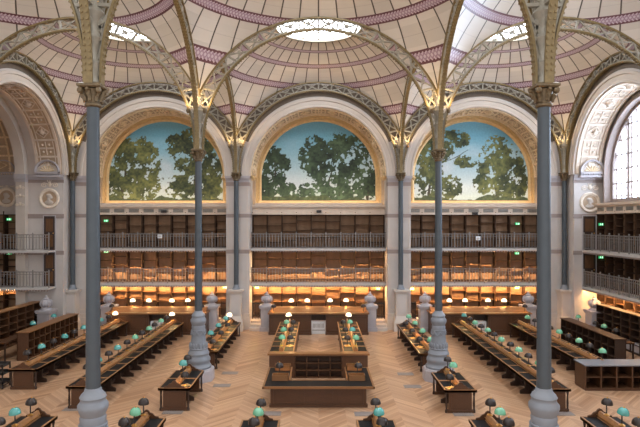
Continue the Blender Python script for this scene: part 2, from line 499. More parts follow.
# ------------------------------------------------------------------ domes
def make_dome_mesh(hx=4.96, hy=5.03):
    RS, ZS = 7.36, 9.5
    b = MB(); nt, nr = 160, 22; r0 = 2.25
    vs = []; fs = []
    angs = [2 * PI * i / nt for i in range(nt)]
    for a in angs:
        rm = min(hx / max(abs(cos(a)), 1e-6), hy / max(abs(sin(a)), 1e-6))
        for k in range(nr + 1):
            r = r0 + (rm - r0) * k / nr
            vs.append((r * cos(a), r * sin(a), ZS + sqrt(max(RS * RS - r * r, 0.0))))
    n = nr + 1
    for i in range(nt):
        j = (i + 1) % nt
        for k in range(nr): fs.append((i * n + k, i * n + k + 1, j * n + k + 1, j * n + k))
    return b.add(vs, fs).mesh('ceiling', M['dome'], True)
DM = make_dome_mesh()
ozs = 9.5 + sqrt(7.36 ** 2 - 2.25 ** 2)
def make_oculus_meshes():
    fr = MB()
    fr.lathe([(2.18, ozs - 0.1), (2.34, ozs - 0.1), (2.34, ozs + 0.12), (2.18, ozs + 0.12), (2.18, ozs - 0.1)], seg=48, cap=False)
    fr.lathe([(0.3, ozs + 0.38), (0.4, ozs + 0.38), (0.4, ozs + 0.44), (0.3, ozs + 0.44), (0.3, ozs + 0.38)], seg=20, cap=False)
    for k in range(16):
        a = 2 * PI * k / 16
        fr.tube([(0.35 * cos(a), 0.35 * sin(a), ozs + 0.4), (1.3 * cos(a), 1.3 * sin(a), ozs + 0.3), (2.25 * cos(a), 2.25 * sin(a), ozs + 0.04)], 0.035, 4)
    for r, z in ((1.0, 0.34), (1.65, 0.21)):
        fr.tube([(r * cos(2 * PI * k / 32), r * sin(2 * PI * k / 32), ozs + z) for k in range(32)], 0.03, 4, True)
    gl = MB(); prof = [(2.26, ozs + 0.06), (1.7, ozs + 0.24), (1.0, ozs + 0.38), (0.3, ozs + 0.47), (0.0, ozs + 0.48)]
    gl.lathe(prof, seg=32, cap=False)
    return fr.mesh('window_frame', M['lattice'], True), gl.mesh('window_glass', M['sky_glass'])
OF, OG = make_oculus_meshes()
nwin = 0
for j, y in enumerate((ROWY[0] - 5.02, (ROWY[0] + ROWY[1]) / 2, (ROWY[1] + ROWY[2]) / 2 + 0.02)):
    for b in range(3):
        d = struct(link('ceiling', DM, None, (BAYC[b], y, 0)))
        nwin += 1
        w = struct(link('window_%d' % nwin, OG, None, (BAYC[b], y, 0)))
        link('window_frame', OF, w)

# ------------------------------------------------------------------ far wall
NH, ZA, RO = 4.2, 9.35, 4.12       # niche half width, arch centre, opening radius
ZTOP = 15.35
def wall_front(b, cx_list, x_lo, x_hi, yf, yb):
    edges = [x_lo]
    for c in cx_list: edges += [c - NH, c + NH]
    edges.append(x_hi)
    for k in range(0, len(edges), 2):
        b.box(edges[k], edges[k + 1], yf, yb, 0, ZTOP)
    n = 40
    for c in cx_list:
        for i in range(n):
            a, d = PI * i / n, PI * (i + 1) / n
            x0, z0, x1, z1 = c + NH * cos(a), ZA + NH * sin(a), c + NH * cos(d), ZA + NH * sin(d)
            b.hexa([(x1, yf, z1), (x0, yf, z0), (x0, yb, z0), (x1, yb, z1), (x1, yf, ZTOP), (x0, yf, ZTOP), (x0, yb, ZTOP), (x1, yb, ZTOP)])
b = MB(); wall_front(b, NCX, -15.05, 15.05, WY, WY + 2.05)
b.box(-20.4, 20.4, WY + 2.03, WY + 2.4, 0, ZTOP)
struct(b.build('wall_back', 'stone'))

def vault(d0, d1, pale=False, n=44, coffers=15, zl=9.3, r0=RO, r1=4.03):
    """coffered soffit of an arch: base shell and its raised relief, local (u, depth, z)"""
    base = MB(); prof = [(r0, d0), (r1, d1), (r1 + 0.16, d1), (r0 + 0.16, d0)]
    base.arch(prof, ZA, zl, n)
    rel = MB()
    def P(a, f, h):
        d = d0 + (d1 - d0) * f; r = r0 + (r1 - r0) * f - h
        return (r * cos(a), d, ZA + r * sin(a))
    def block(a, b_, f0, f1, h):
        q = [P(a, f0, 0), P(b_, f0, 0), P(b_, f1, 0), P(a, f1, 0)] + [P(a, f0, h), P(b_, f0, h), P(b_, f1, h), P(a, f1, h)]
        rel.hexa(q)
    K = coffers * 4
    for (f0, f1, h) in ((0.02, 0.12, 0.07), (0.88, 0.98, 0.07), (0.2, 0.23, 0.035), (0.77, 0.8, 0.035)):
        for k in range(K):
            block(PI * k / K, PI * (k + 1) / K, f0, f1, h)
    for k in range(coffers + 1):
        a = PI * k / coffers; w = 0.012
        block(max(0, a - w), min(PI, a + w), 0.12, 0.88, 0.05)
    for k in range(coffers):
        a = PI * (k + 0.5) / coffers; st = PI / coffers
        if k % 2 == 0:      # lozenge with a rosette
            pts = [(a - st * 0.36, 0.5), (a, 0.74), (a + st * 0.36, 0.5), (a, 0.26)]
            for q in range(4):
                p0, p1 = pts[q], pts[(q + 1) % 4]
                rel.tube([P(p0[0], p0[1], 0.02), P(p1[0], p1[1], 0.02)], 0.035, 4)
            rel.ball(P(a, 0.5, 0.02), 0.15, 8, 5, (1, 1, 1))
            for q in range(6):
                h = 2 * PI * q / 6
                rel.ball(P(a + st * 0.17 * cos(h), 0.5 + 0.11 * sin(h), 0.01), 0.06, 6, 4)
        else:               # four small panels
            block(a - 0.012, a + 0.012, 0.24, 0.76, 0.04); block(a - st * 0.4, a + st * 0.4, 0.485, 0.515, 0.04)
            for sa in (-1, 1):
                for sf in (-1, 1):
                    rel.ball(P(a + sa * st * 0.21, 0.5 + sf * 0.13, 0.01), 0.07, 6, 4)
    return base, rel

def archivolt():
    b = MB()
    b.arch([(4.12, 0.0), (4.12, -0.1), (4.2, -0.1), (4.24, -0.06), (4.5, -0.06), (4.52, -0.12), (4.66, -0.12), (4.66, 0.0)], ZA, 9.3, 48)
    return b
AV = archivolt().mesh('trim', M['stone_white'], True)
bs, rl = vault(0.02, 1.72)
VB = bs.mesh('trim', M['coffer'], True); VR = rl.mesh('trim_relief', M['relief'], True)
tn = 0
for k in range(3):
    for me in (AV, VB):
        tn += 1
        o = struct(link('trim_%d' % tn, me, None, (NCX[k], WY, 0)))
        if me is VB: link('trim_relief', VR, o)

M['band'] = mat('lattice_gap_shade', (104, 90, 76), 0.7, var=0.1, scale=4)  # dark colour stands in for the shade seen through the arch lattice
GAP_SHADE = MB().arch([(4.67, 0.0), (4.67, -0.02), (5.4, -0.02), (5.4, 0.0)], 9.45, None, 56, 0.42, PI - 0.42).mesh('trim', M['band'])
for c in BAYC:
    tn += 1; struct(link('trim_%d' % tn, GAP_SHADE, None, (c, WY, 0)))
# pier mouldings: impost cornice and string courses
def impost(b, x0, x1, yf, dz=0.0):
    b.box(x0, x1, yf - 0.16, yf + 0.02, 9.16, 9.3); b.box(x0 + 0.03, x1 - 0.03, yf - 0.11, yf + 0.02, 9.08, 9.16)
    b.box(x0 + 0.05, x1 - 0.05, yf - 0.06, yf + 0.02, 8.92, 9.08)
PIER = [(-15.05, -14.0), (-5.6, -4.2), (4.2, 5.6), (14.0, 15.05)]
for x0, x1 in PIER:
    b = MB(); impost(b, x0 - 0.06, x1 + 0.06, WY); tn += 1
    struct(b.build('trim_%d' % tn, 'stone_grey'))
    b = MB(); b.box(x0 - 0.01, x1 + 0.01, WY - 0.02, WY + 1.2, 6.78, 7.0); b.box(x0 - 0.01, x1 + 0.01, WY - 0.02, WY + 1.2, 4.6, 4.84)
    b.box(x0 - 0.01, x1 + 0.01, WY - 0.03, WY + 0.5, 8.7, 8.92)
    tn += 1; struct(b.build('trim_%d' % tn, 'taupe'))
    b = MB(); b.box(x0 - 0.06, x1 + 0.06, WY - 0.12, WY + 0.6, 0, 0.75); b.box(x0 - 0.03, x1 + 0.03, WY - 0.07, WY + 0.6, 0.75, 0.95)
    tn += 1; struct(b.build('trim_%d' % tn, 'stone_white'))
    # recessed-looking pier panel frame
    b = MB(); xm0, xm1 = x0 + 0.12, x1 - 0.12
    for (za, zb) in ((1.2, 4.5), (4.95, 6.7), (7.1, 8.6)):
        for u in (xm0, xm1): b.box(u - 0.025, u + 0.025, WY - 0.025, WY + 0.01, za, zb)
        for z in (za, zb): b.box(xm0, xm1, WY - 0.025, WY + 0.01, z - 0.025, z + 0.025)
    tn += 1; struct(b.build('trim_%d' % tn, 'stone_white'))
# gilt rosettes at the archivolt feet
ros = None
k = 0
for c in NCX:
    for s in (-1, 1):
        p = (c + s * 4.0, WY + 0.35, 9.22)
        if ros is None:
            ros = MB().ball((0, 0, 0), 0.13, 10, 6)
            for q in range(6): ros.ball((0.13 * cos(q * PI / 3), -0.03, 0.13 * sin(q * PI / 3)), 0.06, 6, 4)
            ros = ros.mesh('gilt_rosette', M['gilt'], True)
        side = 'window end' if s > 0 else 'windowless end'
        tag(link('gilt_rosette', ros, None, p), 'gilt rosette at foot of %s, %s' % (ARCHS[NCX.index(c)], side), 'ornament', 'gilt rosettes at the arch feet')

# ------------------------------------------------------------------ murals
def hash2(i, j, s):
    n = (i * 374761393 + j * 668265263 + s * 974634721) & 0xffffffff
    n = ((n ^ (n >> 13)) * 1274126177) & 0xffffffff
    return ((n ^ (n >> 16)) & 0xffff) / 65535.0
def vnoise(x, y, s):
    i, j = math.floor(x), math.floor(y); fx, fy = x - i, y - j
    fx = fx * fx * (3 - 2 * fx); fy = fy * fy * (3 - 2 * fy)
    a, b_, c, d = hash2(i, j, s), hash2(i + 1, j, s), hash2(i, j + 1, s), hash2(i + 1, j + 1, s)
    return (a * (1 - fx) + b_ * fx) * (1 - fy) + (c * (1 - fx) + d * fx) * fy
def fbm(x, y, s, o=4):
    t, a, f = 0, 0.5, 1.0
    for k in range(o): t += a * vnoise(x * f, y * f, s + k); a *= 0.5; f *= 2.03
    return t / (1 - 0.5 ** o)
def mixc(a, b, f): f = max(0, min(1, f)); return tuple(a[i] + (b[i] - a[i]) * f for i in range(3))

def mural_mesh(seed, blobs, trunks, warm):
    R, ZC, ZB = 3.68, 9.3, 7.86
    nu, nv = 190, 130
    vs = []; cols = []; idx = {}; fs = []
    for j in range(nv + 1):
        z = ZB + (ZC + R - ZB) * j / nv
        hw = R if z <= ZC else sqrt(max(R * R - (z - ZC) ** 2, 0.0004))
        for i in range(nu + 1):
            u = -hw + 2 * hw * i / nu
            vs.append((u, 0, z))
            h = (z - ZB) / (ZC + R - ZB)
            cl = fbm(u * 0.55 + 3, z * 1.0, seed + 9)
            sky = mixc((222, 226, 220), (112, 170, 190), (h - 0.15) * 1.5)
            sky = mixc(sky, (206, 214, 216), max(0, (cl - 0.52) * 4.0) * max(0.0, 1 - abs(h - 0.35) * 2.0))
            c = sky
            # distant hazy hills
            hz = 0.13 + 0.1 * fbm(u * 0.5, 1.0, seed + 30)
            if h < hz: c = mixc(c, (186, 196, 186), (hz - h) * 6)
            dens = 0; tone = 0
            for (bu, bz, ru, rz_, dn) in blobs:
                q = 1 - ((u - bu) / ru) ** 2 - ((z - bz) / rz_) ** 2
                if q > dens: dens = q; tone = dn
            n1 = fbm(u * 2.6, z * 2.6, seed, 5)
            n2 = fbm(u * 7.5 + 9, z * 7.5, seed + 50, 3)
            for (tu, tz0, tu1, tz1, w) in trunks:
                s = (z - tz0) / (tz1 - tz0)
                if 0 <= s <= 1:
                    x = tu + (tu1 - tu) * s + 0.08 * sin(s * 7 + tu)
                    if abs(u - x) < w * (1.15 - 0.6 * s): c = (62, 54, 40)
            if dens > 0 and n1 * 0.9 + n2 * 0.6 + min(dens, 0.5) * 0.55 > 0.87:
                lum = n2 * 0.9 + (fbm(u * 1.4, z * 1.4, seed + 70, 2) - 0.5) * 0.8 + tone * 0.3
                c = mixc((22, 34, 22), (132, 132, 72) if warm else (92, 114, 78), lum)
            g = -0.04 + 0.15 * fbm(u * 0.9, 4, seed + 20)
            if h < g: c = mixc((92, 104, 62), (54, 62, 36), n2 * 1.6 - 0.3)
            cols.append((lin(c[0]), lin(c[1]), lin(c[2]), 1.0))
    n = nu + 1
    for j in range(nv):
        for i in range(nu): fs.append((j * n + i, j * n + i + 1, (j + 1) * n + i + 1, (j + 1) * n + i))
    me = bpy.data.meshes.new('canvas'); me.from_pydata(vs, [], fs); me.materials.append(M['paint'])
    at = me.color_attributes.new('Paint', 'FLOAT_COLOR', 'POINT')
    at.data.foreach_set('color', [x for c in cols for x in c]); me.update()
    return me
def PX(px, py, cx):     # picture sketch coordinates to canvas metres
    return ((px - cx) / 15.48, 6.45 + (223 - py) / 15.48)
def blobs_px(lst, cx):
    out = []
    for (x, y, rx, ry, t) in lst:
        u, z = PX(x, y, cx); out.append((u, z, rx / 13.6, ry / 13.9, t))
    return out
def trunks_px(lst, cx):
    out = []
    for (x0, y0, x1, y1, w) in lst:
        a, b_ = PX(x0, y0, cx), PX(x1, y1, cx); out.append((a[0], a[1], b_[0], b_[1], w / 15.48))
    return out
MUR = [
 (11, blobs_px([(137, 158, 24, 21, .6), (122, 178, 12, 24, .5), (148, 180, 15, 18, .6), (195, 155, 22, 24, .0), (210, 175, 14, 28, -.1), (180, 146, 13, 12, .1), (188, 187, 20, 14, .2), (132, 192, 24, 12, .7)], 167),
  trunks_px([(124, 200, 126, 160, 1.5), (196, 201, 199, 150, 1.6), (208, 201, 211, 165, 1.2)], 167), True),
 (23, blobs_px([(275, 168, 15, 20, .1), (268, 186, 10, 18, .2), (287, 190, 9, 8, .5), (318, 158, 17, 22, -.1), (343, 156, 22, 22, -.1), (330, 176, 22, 16, .05), (352, 180, 13, 16, .1), (371, 172, 9, 26, -.1), (312, 190, 12, 8, .5), (335, 193, 38, 8, .5)], 319),
  trunks_px([(272, 201, 276, 160, 1.2), (324, 201, 321, 160, 1.6), (338, 201, 343, 165, 2.0), (330, 201, 331, 170, 1.2), (368, 201, 372, 170, 1.2)], 319), False),
 (37, blobs_px([(434, 146, 22, 20, .1), (428, 176, 14, 26, .0), (455, 140, 14, 9, .2), (450, 188, 13, 12, .5), (497, 160, 18, 22, .5), (517, 176, 10, 26, .0), (486, 180, 12, 14, .6), (505, 186, 20, 14, .3), (465, 162, 12, 6, .3)], 471),
  trunks_px([(430, 201, 432, 155, 1.3), (496, 201, 498, 155, 1.5), (440, 165, 470, 150, 0.8)], 471), True)]
MURLAB = ['arched mural of two trees under a blue sky, opposite the window side',
          'arched mural of a large central tree group under blue sky, middle far wall',
          'arched mural with overhanging branch and slender trees, beside the window side']
for k in range(3):
    t = thing('mural_painting', MURLAB[k], 'painting', (NCX[k], WY + 1.88, 0), 0, 'tree murals in the far wall arches')
    s, bl, tr, wm = MUR[k]
    link('canvas', mural_mesh(s, bl, tr, wm), t)
    fr = MB().arch([(3.66, 0.02), (3.66, -0.06), (3.7, -0.1), (3.78, -0.12), (3.82, -0.06), (3.9, -0.06), (3.94, -0.16), (4.06, -0.16), (4.06, 0.08), (3.7, 0.08)], 9.3, 7.7, 48)
    fr.box(-3.9, 3.9, -0.12, 0.05, 7.72, 7.87); fr.box(-4.06, 4.06, -0.16, 0.05, 7.6, 7.72); fr.box(-3.9, 3.9, -0.06, 0.05, 7.8, 7.9)
    fr.build('gilt_frame', 'gilt', t, smooth=True)

# ledge under the murals (top of the shelving)
def ledge(name, u0, u1, loc, rz, vents):
    b = MB(); b.box(u0, u1, 1.2, 2.03, 7.46, 7.6); b.box(u0, u1, 1.26, 2.03, 7.4, 7.46); b.box(u0, u1, 1.32, 2.03, 7.04, 7.4); b.box(u0, u1, 1.27, 2.03, 6.98, 7.04)
    o = struct(b.build(name, 'coffer_pale', None, loc, rz))
    if vents:
        n = 9; w = (u1 - u0) / n
        for k in range(n):
            c = u0 + (k + 0.5) * w
            v = MB(); v.box(c - 0.32, c + 0.32, 1.305, 1.33, 7.12, 7.34)
            for q in range(5): v.box(c - 0.29, c + 0.29, 1.29, 1.31, 7.14 + q * 0.042, 7.155 + q * 0.042)
            v.build('trim_vent', 'grille', o)
    return o
for k in range(3):
    tn += 1; ledge('trim_%d' % tn, -4.19, 4.19, (NCX[k], WY, 0), 0, k != 1)
    # jamb casing between ledge and impost
    b = MB(); b.box(-4.2, -4.02, 1.55, 2.03, 7.6, 9.4); b.box(4.02, 4.2, 1.55, 2.03, 7.6, 9.4)
    tn += 1; struct(b.build('trim_%d' % tn, 'coffer', None, (NCX[k], WY, 0)))

# ------------------------------------------------------------------ bookcases
UW = 0.93
D0, D1 = 1.36, 1.8
ZL = {0: (0.5, 2.56), 1: (2.74, 4.68), 2: (4.88, 6.96)}
LEVN = {0: 'at floor level', 1: 'on the lower gallery', 2: 'on the upper gallery'}
def case_meshes(lv):
    z0, z1 = ZL[lv]; h = z1 - z0
    sd = MB(); sd.box(-UW / 2, -UW / 2 + 0.035, D0, D1, 0, h); sd.box(UW / 2 - 0.035, UW / 2, D0, D1, 0, h)
    sd.box(-UW / 2, UW / 2, D0, D1, h - 0.05, h); sd.box(-UW / 2, UW / 2, D0 + 0.02, D1, 0, 0.08)
    bk = MB(); bk.box(-UW / 2 + 0.03, UW / 2 - 0.03, D1 - 0.03, D1, 0.05, h - 0.03)
    sh = MB(); sh.box(-UW / 2 + 0.036, UW / 2 - 0.036, D0 + 0.02, D1 - 0.03, -0.014, 0.014)
    up = MB(); up.box(-UW / 2 - 0.022, -UW / 2 + 0.022, D0 - 0.03, D0 + 0.01, 0, h + (0.12 if lv == 2 else 0))
    if lv == 2: up.ball((-UW / 2, D0 - 0.01, h + 0.15), 0.045, 6, 4)
    return [sd.mesh('carcass', M['wood_frame']), bk.mesh('back_panel', M['wood_back']), sh.mesh('shelf', M['wood_frame'] if lv else M['wood_case']), up.mesh('upright', M['wood_frame'])]
CM = {lv: case_meshes(lv) for lv in ZL}
SL_H = MB().box(-UW / 2 + 0.05, UW / 2 - 0.05, D0 + 0.03, D0 + 0.09, -0.04, 0.0).mesh('shelf_light', M['wood_dark'])
SL_D = MB().box(-UW / 2 + 0.06, UW / 2 - 0.06, D0 + 0.04, D0 + 0.095, -0.052, -0.006).mesh('diffuser', M['strip_shelf'])
def bookcase(lv, loc, rz, u, label, group, nsh):
    z0, z1 = ZL[lv]
    t = thing('bookcase', label, 'bookcase', (loc[0] + u * cos(rz), loc[1] + u * sin(rz), z0), rz, group)
    me = CM[lv]
    for nme, m_ in zip(('carcass', 'back_panel', None, 'upright'), me):
        if nme: link(nme, m_, t)
    h = z1 - z0; off = random.choice((-0.12, 0.0, 0.12))
    if lv == 0:
        sl = link('shelf_light', SL_H, t, (0, 0, h - 0.052)); link('diffuser', SL_D, sl)
    for q in range(1, nsh + 1):
        z = h * q / (nsh + 1) + off + random.uniform(-0.06, 0.06)
        s = link('shelf', me[2], t, (0, 0, min(max(z, 0.2), h - 0.2)))
    return t
for k in range(3):
    for lv in (2, 1, 0):
        for q in range(9):
            side = ORD[8 - q] + ' from the window end'
            bookcase(lv, (NCX[k], WY, 0), 0, (q - 4) * UW, 'oak bookcase %s, %s, %s' % (LEVN[lv], side, ARCHS[k]),
                     'bookcases %s in the %s' % (LEVN[lv], ARCHN[k]), 3)

# ------------------------------------------------------------------ galleries
def deck(u0, u1, loc, rz, z, label, d0=0.55, d1=D0 + 0.02):
    t = thing('gallery_deck', label, 'balcony', (loc[0], loc[1], z), rz, 'gallery walkways')
    MB().box(u0, u1, d0, d1, -0.09, 0.0).build('floor_plate', 'deck', t)
    b = MB(); b.box(u0, u1, d0 - 0.04, d0, -0.1, 0.03); b.build('edge', 'deck', t)
    d = MB(); n = int((u1 - u0) / 0.16)
    for k in range(n):
        u = u0 + (k + 0.5) * (u1 - u0) / n
        d.box(u0, u1, d0 - 0.02, d0 + 0.02, -0.12, -0.091) if k == 0 else None
        d.prism_uz([(u - 0.05, -0.09), (u + 0.05, -0.09), (u + 0.03, -0.17), (u, -0.2), (u - 0.03, -0.17)], d0 - 0.03, d0 + 0.03)
    d.build('dentil_trim', 'taupe', t)
    return t
BAL = MB().tube([(0, 0, 0.1), (0, 0, 0.9)], 0.022, 5).ball((0, 0, 0.62), 0.03, 6, 4).mesh('baluster', M['rail'], True)
POST = MB().box(-0.028, 0.028, -0.028, 0.028, 0.0, 0.98).ball((0, 0, 1.01), 0.045, 6, 4).mesh('post', M['rail'])
def railing(u0, u1, loc, rz, z, label, d=0.6, ends=()):
    t = thing('gallery_railing', label, 'railing', (loc[0], loc[1], z), rz, 'gallery railings')
    MB().box(u0, u1, d - 0.03, d + 0.03, 0.9, 0.945).build('top_rail', 'rail', t)
    MB().box(u0, u1, d - 0.02, d + 0.02, 0.08, 0.115).build('bottom_rail', 'rail', t)
    MB().box(u0, u1, d - 0.015, d + 0.015, 0.76, 0.785).build('middle_rail', 'rail', t)
    n = max(1, round((u1 - u0) / UW))
    for k in range(n + 1):
        u = u0 + 0.03 + (u1 - u0 - 0.06) * k / n
        link('post', POST, t, (u, d, 0))
        if k < n:
            for q in range(1, 5):
                link('baluster', BAL, t, (u + (u1 - u0 - 0.06) / n * q / 5, d, 0))
    for (ud, de) in ends:
        MB().box(ud - 0.02, ud + 0.02, d, de, 0.9, 0.945).build('end_rail', 'rail', t)
    return t
for k in range(3):
    for z, nm in ((4.85, 'upper'), (2.7, 'lower')):
        deck(-4.18, 4.18, (NCX[k], WY, 0), 0, z, '%s gallery walkway with scalloped edge in the %s' % (nm, ARCHN[k]))
        railing(-4.17, 4.17, (NCX[k], WY, 0), 0, z, 'grey iron railing along the %s gallery in the %s' % (nm, ARCHN[k]))
    # strip light under the lower gallery, plus an added fill strip above it
    s = thing('strip_light', 'warm strip light under the lower gallery edge, %s' % ARCHS[k], 'light', (NCX[k], WY, 2.5), 0, 'strip lights under the galleries')
    MB().box(-4.1, 4.1, 0.6, 0.63, 0.0, 0.11).box(-4.1, 4.1, 0.63, 0.7, 0.08, 0.11).build('housing', 'deck', s); MB().box(-4.08, 4.08, 0.632, 0.692, 0.055, 0.079).build('diffuser', 'strip', s)
    s = thing('strip_light', 'added warm fill strip behind lower gallery railing, %s' % ARCHS[k], 'light', (NCX[k], WY, 2.7), 0, 'added fill strips on the galleries')
    MB().box(-4.1, 4.1, 0.74, 0.82, 0.0, 0.03).box(-4.1, 4.1, 0.72, 0.74, 0.0, 0.09).build('housing', 'deck', s); MB().box(-3.9, 3.9, 0.75, 0.81, 0.03, 0.042).build('diffuser', 'strip_fill', s)
    s = thing('strip_light', 'warm strip light on ledge below mural, %s' % ARCHS[k], 'light', (NCX[k], WY, 7.6), 0, 'mural strip lights')
    MB().box(-4.0, 4.0, 1.24, 1.32, 0.0, 0.05).box(-4.0, 4.0, 1.21, 1.24, 0.0, 0.11).build('housing', 'coffer_pale', s); MB().box(-3.95, 3.95, 1.25, 1.31, 0.05, 0.062).build('diffuser', 'strip_mural', s)

# ------------------------------------------------------------------ exit signs
def exit_sign(p, label, rz=0.0):
    t = thing('exit_sign', label, 'sign', p, rz, 'green exit signs')
    t.scale = (0.6, 1, 0.6); MB().box(-0.22, 0.22, -0.03, 0.03, 0, 0.24).build('sign_box', 'sign', t)
    b = MB()
    b.ball((-0.08, -0.035, 0.19), 0.024, 6, 4, (1, 0.3, 1))
    b.bar_uz((-0.085, 0.165), (-0.095, 0.1), 0.03, -0.036, -0.03); b.bar_uz((-0.095, 0.1), (-0.05, 0.07), 0.02, -0.036, -0.03)
    b.bar_uz((-0.05, 0.07), (-0.06, 0.03), 0.018, -0.036, -0.03); b.bar_uz((-0.095, 0.1), (-0.14, 0.045), 0.02, -0.036, -0.03)
    b.bar_uz((-0.085, 0.15), (-0.04, 0.13), 0.016, -0.036, -0.03); b.bar_uz((-0.085, 0.15), (-0.13, 0.125), 0.016, -0.036, -0.03)
    b.box(0.07, 0.16, -0.036, -0.03, 0.03, 0.21)
    b.bar_uz((-0.02, 0.12), (0.05, 0.12), 0.016, -0.036, -0.03)
    b.build('pictogram', 'sign_white', t)
    return t
def at(px, py, Y): return ((px - 318.5) * Y / 520, Y, 6.45 - (py - 223) * Y / 520)
for (px, py, Y, lab) in ((106, 220, 32.7, 'top exit sign above upper gallery, arch opposite the window side'), (106, 251, 32.4, 'exit sign above lower gallery, arch opposite the window side'),
                         (225, 286.5, 32.4, 'exit sign above the stair by the pier, arch opposite the window side'), (105, 285, 32.4, 'exit sign above the stair by the corner, arch opposite the window side'), (257, 286.5, 32.4, 'exit sign under gallery of middle arch, away from window'),
                         (378, 288, 32.4, 'exit sign under gallery of middle arch, toward window'), (412, 288, 32.4, 'exit sign under gallery by the pier, window-side arch'),
                         (517.5, 223, 32.7, 'top exit sign above upper gallery, window-side arch'), (517, 252.5, 32.4, 'exit sign above lower gallery, window-side arch'),
                         (517, 287, 32.4, 'exit sign above the stair by the corner, window-side arch'),
                         (9, 218.5, 30.9, 'top exit sign on bookcase beneath the inner roundel'), (9, 252.5, 30.6, 'lower exit sign on bookcase beneath the inner roundel'),
                         (601, 223.5, 30.35, 'top exit sign on the shelves under the big window'), (601, 256.5, 30.35, 'lower exit sign on the shelves under the big window')):
    p = at(px, py, Y); exit_sign((p[0], p[1], p[2] - 0.12), lab, 0.0)

for px, py, lab in ((164, 211.5, 'arch on windowless side'), (319, 211.5, 'middle arch'), (475, 213.5, 'arch on window side')):
    p = at(px, py, WY + 1.22)
    t = thing('projector', 'small black projector fixed to the ledge below the mural, ' + lab, 'projector', p, 0, 'projectors on the mural ledges')
    MB().box(-0.16, 0.16, -0.1, 0.08, -0.08, 0.08).build('housing', 'dark', t); MB().lathe([(0.05, 0), (0.06, 0.05), (0.045, 0.05)], seg=12).build('lens', 'shade_dark', t).rotation_euler = (PI / 2, 0, 0)
    t.children[-1].location = (0.04, -0.09, 0)
for px, py, lab in ((160, 236.5, 'arch on windowless side'), (478, 238.5, 'arch on window side')):
    p = at(px, py, WY + 0.53)
    t = thing('wall_box', 'small white box hung on the upper gallery railing, ' + lab, 'box', p, 0, 'white boxes on the railings')
    MB().box(-0.13, 0.13, -0.05, 0.03, -0.1, 0.12).build('case', 'white', t); MB().box(-0.09, 0.09, -0.06, -0.05, -0.05, 0.07).build('cover', 'deck', t)
# ------------------------------------------------------------------ niche floors: steps, gates, newels, counters
def newel(p, label, rz=0):
    t = thing('stone_newel', label, 'newel post', p, rz, 'stone newels with finials')
    b = MB(); b.box(-0.4, 0.4, -0.4, 0.4, 0, 0.24); b.box(-0.34, 0.34, -0.34, 0.34, 0.24, 1.34); b.box(-0.4, 0.4, -0.4, 0.4, 1.34, 1.42); b.box(-0.43, 0.43, -0.43, 0.43, 1.42, 1.52)
    b.box(-0.25, 0.25, -0.355, -0.34, 0.36, 1.22)
    b.build('post', 'stone_grey', t)
    MB().lathe([(0.32, 1.52), (0.3, 1.58), (0.2, 1.62), (0.17, 1.68), (0.27, 1.76), (0.31, 1.86), (0.29, 1.98), (0.2, 2.06), (0.13, 2.1), (0.16, 2.14), (0.12, 2.18), (0.06, 2.22), (0.07, 2.27), (0.03, 2.33), (0, 2.36)], seg=16).build('finial', 'stone_grey', t, smooth=True)
    g = MB()
    for k in range(8):
        a = 2 * PI * k / 8
        g.tube([((r + 0.02) * cos(a), (r + 0.02) * sin(a), z) for r, z in ((0.2, 1.7), (0.29, 1.78), (0.31, 1.9), (0.28, 2.0), (0.18, 2.07))], 0.03, 4)
    g.build('finial_leaf', 'stone_grey', t, smooth=True)
    return t
NEWX = [-9.5, 0.0, 9.5]
for k in range(3):
    c = NCX[k]
    b = MB(); b.box(-4.2, 4.2, 0.6, 2.05, 0.0, 0.5)
    tn += 1; struct(b.build('trim_%d' % tn, 'stone_grey', None, (c, WY, 0)))
    for s in (-1, 1):
        where = 'window end' if s > 0 else 'windowless end'
        xp = NEWX[k] + s * 3.1
        newel((xp, 31.25, 0), 'pale stone newel with crowned ball finial in %s, %s' % (ARCHS[k], where))
        xe = c + s * 4.14; x0, x1 = sorted((xe, xp + s * 0.36))
        st = thing('stone_steps', 'three pale stone steps in %s, %s' % (ARCHS[k], where), 'steps', ((x0 + x1) / 2, WY - 0.6, 0), 0, 'stone steps at the arch ends')
        w = (x1 - x0) / 2
        for q in range(3):
            m = MB(); y0 = 0.02 + q * 0.34
            n = 8; poly = [(-w, 1.18), (w, 1.18)] + [(w * cos(PI * i / n) * 1.0, y0 + 0.16 * (1 - sin(PI * i / n))) for i in range(n + 1)]
            m.add([(x, y, q * 0.165) for x, y in poly] + [(x, y, (q + 1) * 0.165) for x, y in poly],
                  [tuple(reversed(range(len(poly)))), tuple(range(len(poly), 2 * len(poly)))] + [(i, (i + 1) % len(poly), (i + 1) % len(poly) + len(poly), i + len(poly)) for i in range(len(poly))])
            m.build('step', 'stone_white', st)
        gt = thing('iron_gate', 'dark iron gate above steps in %s, %s' % (ARCHS[k], where), 'gate', ((x0 + x1) / 2, WY + 0.66, 0.5), 0, 'gates at the arch ends')
        g = MB(); g.box(-w + 0.02, w - 0.02, -0.02, 0.02, 0.94, 1.0); g.box(-w + 0.02, w - 0.02, -0.02, 0.02, 0.06, 0.11); g.box(-w + 0.02, -w + 0.06, -0.02, 0.02, 0.0, 1.1); g.box(w - 0.06, w - 0.02, -0.02, 0.02, 0.0, 1.1); g.build('frame', 'dark', gt)
        nb = 6
        for q in range(nb + 1):
            u = (-w + 0.05) + (2 * w - 0.1) * q / nb
            MB().tube([(u, 0, 0.02), (u, 0, 1.08)], 0.018, 5).build('bar', 'dark', gt)

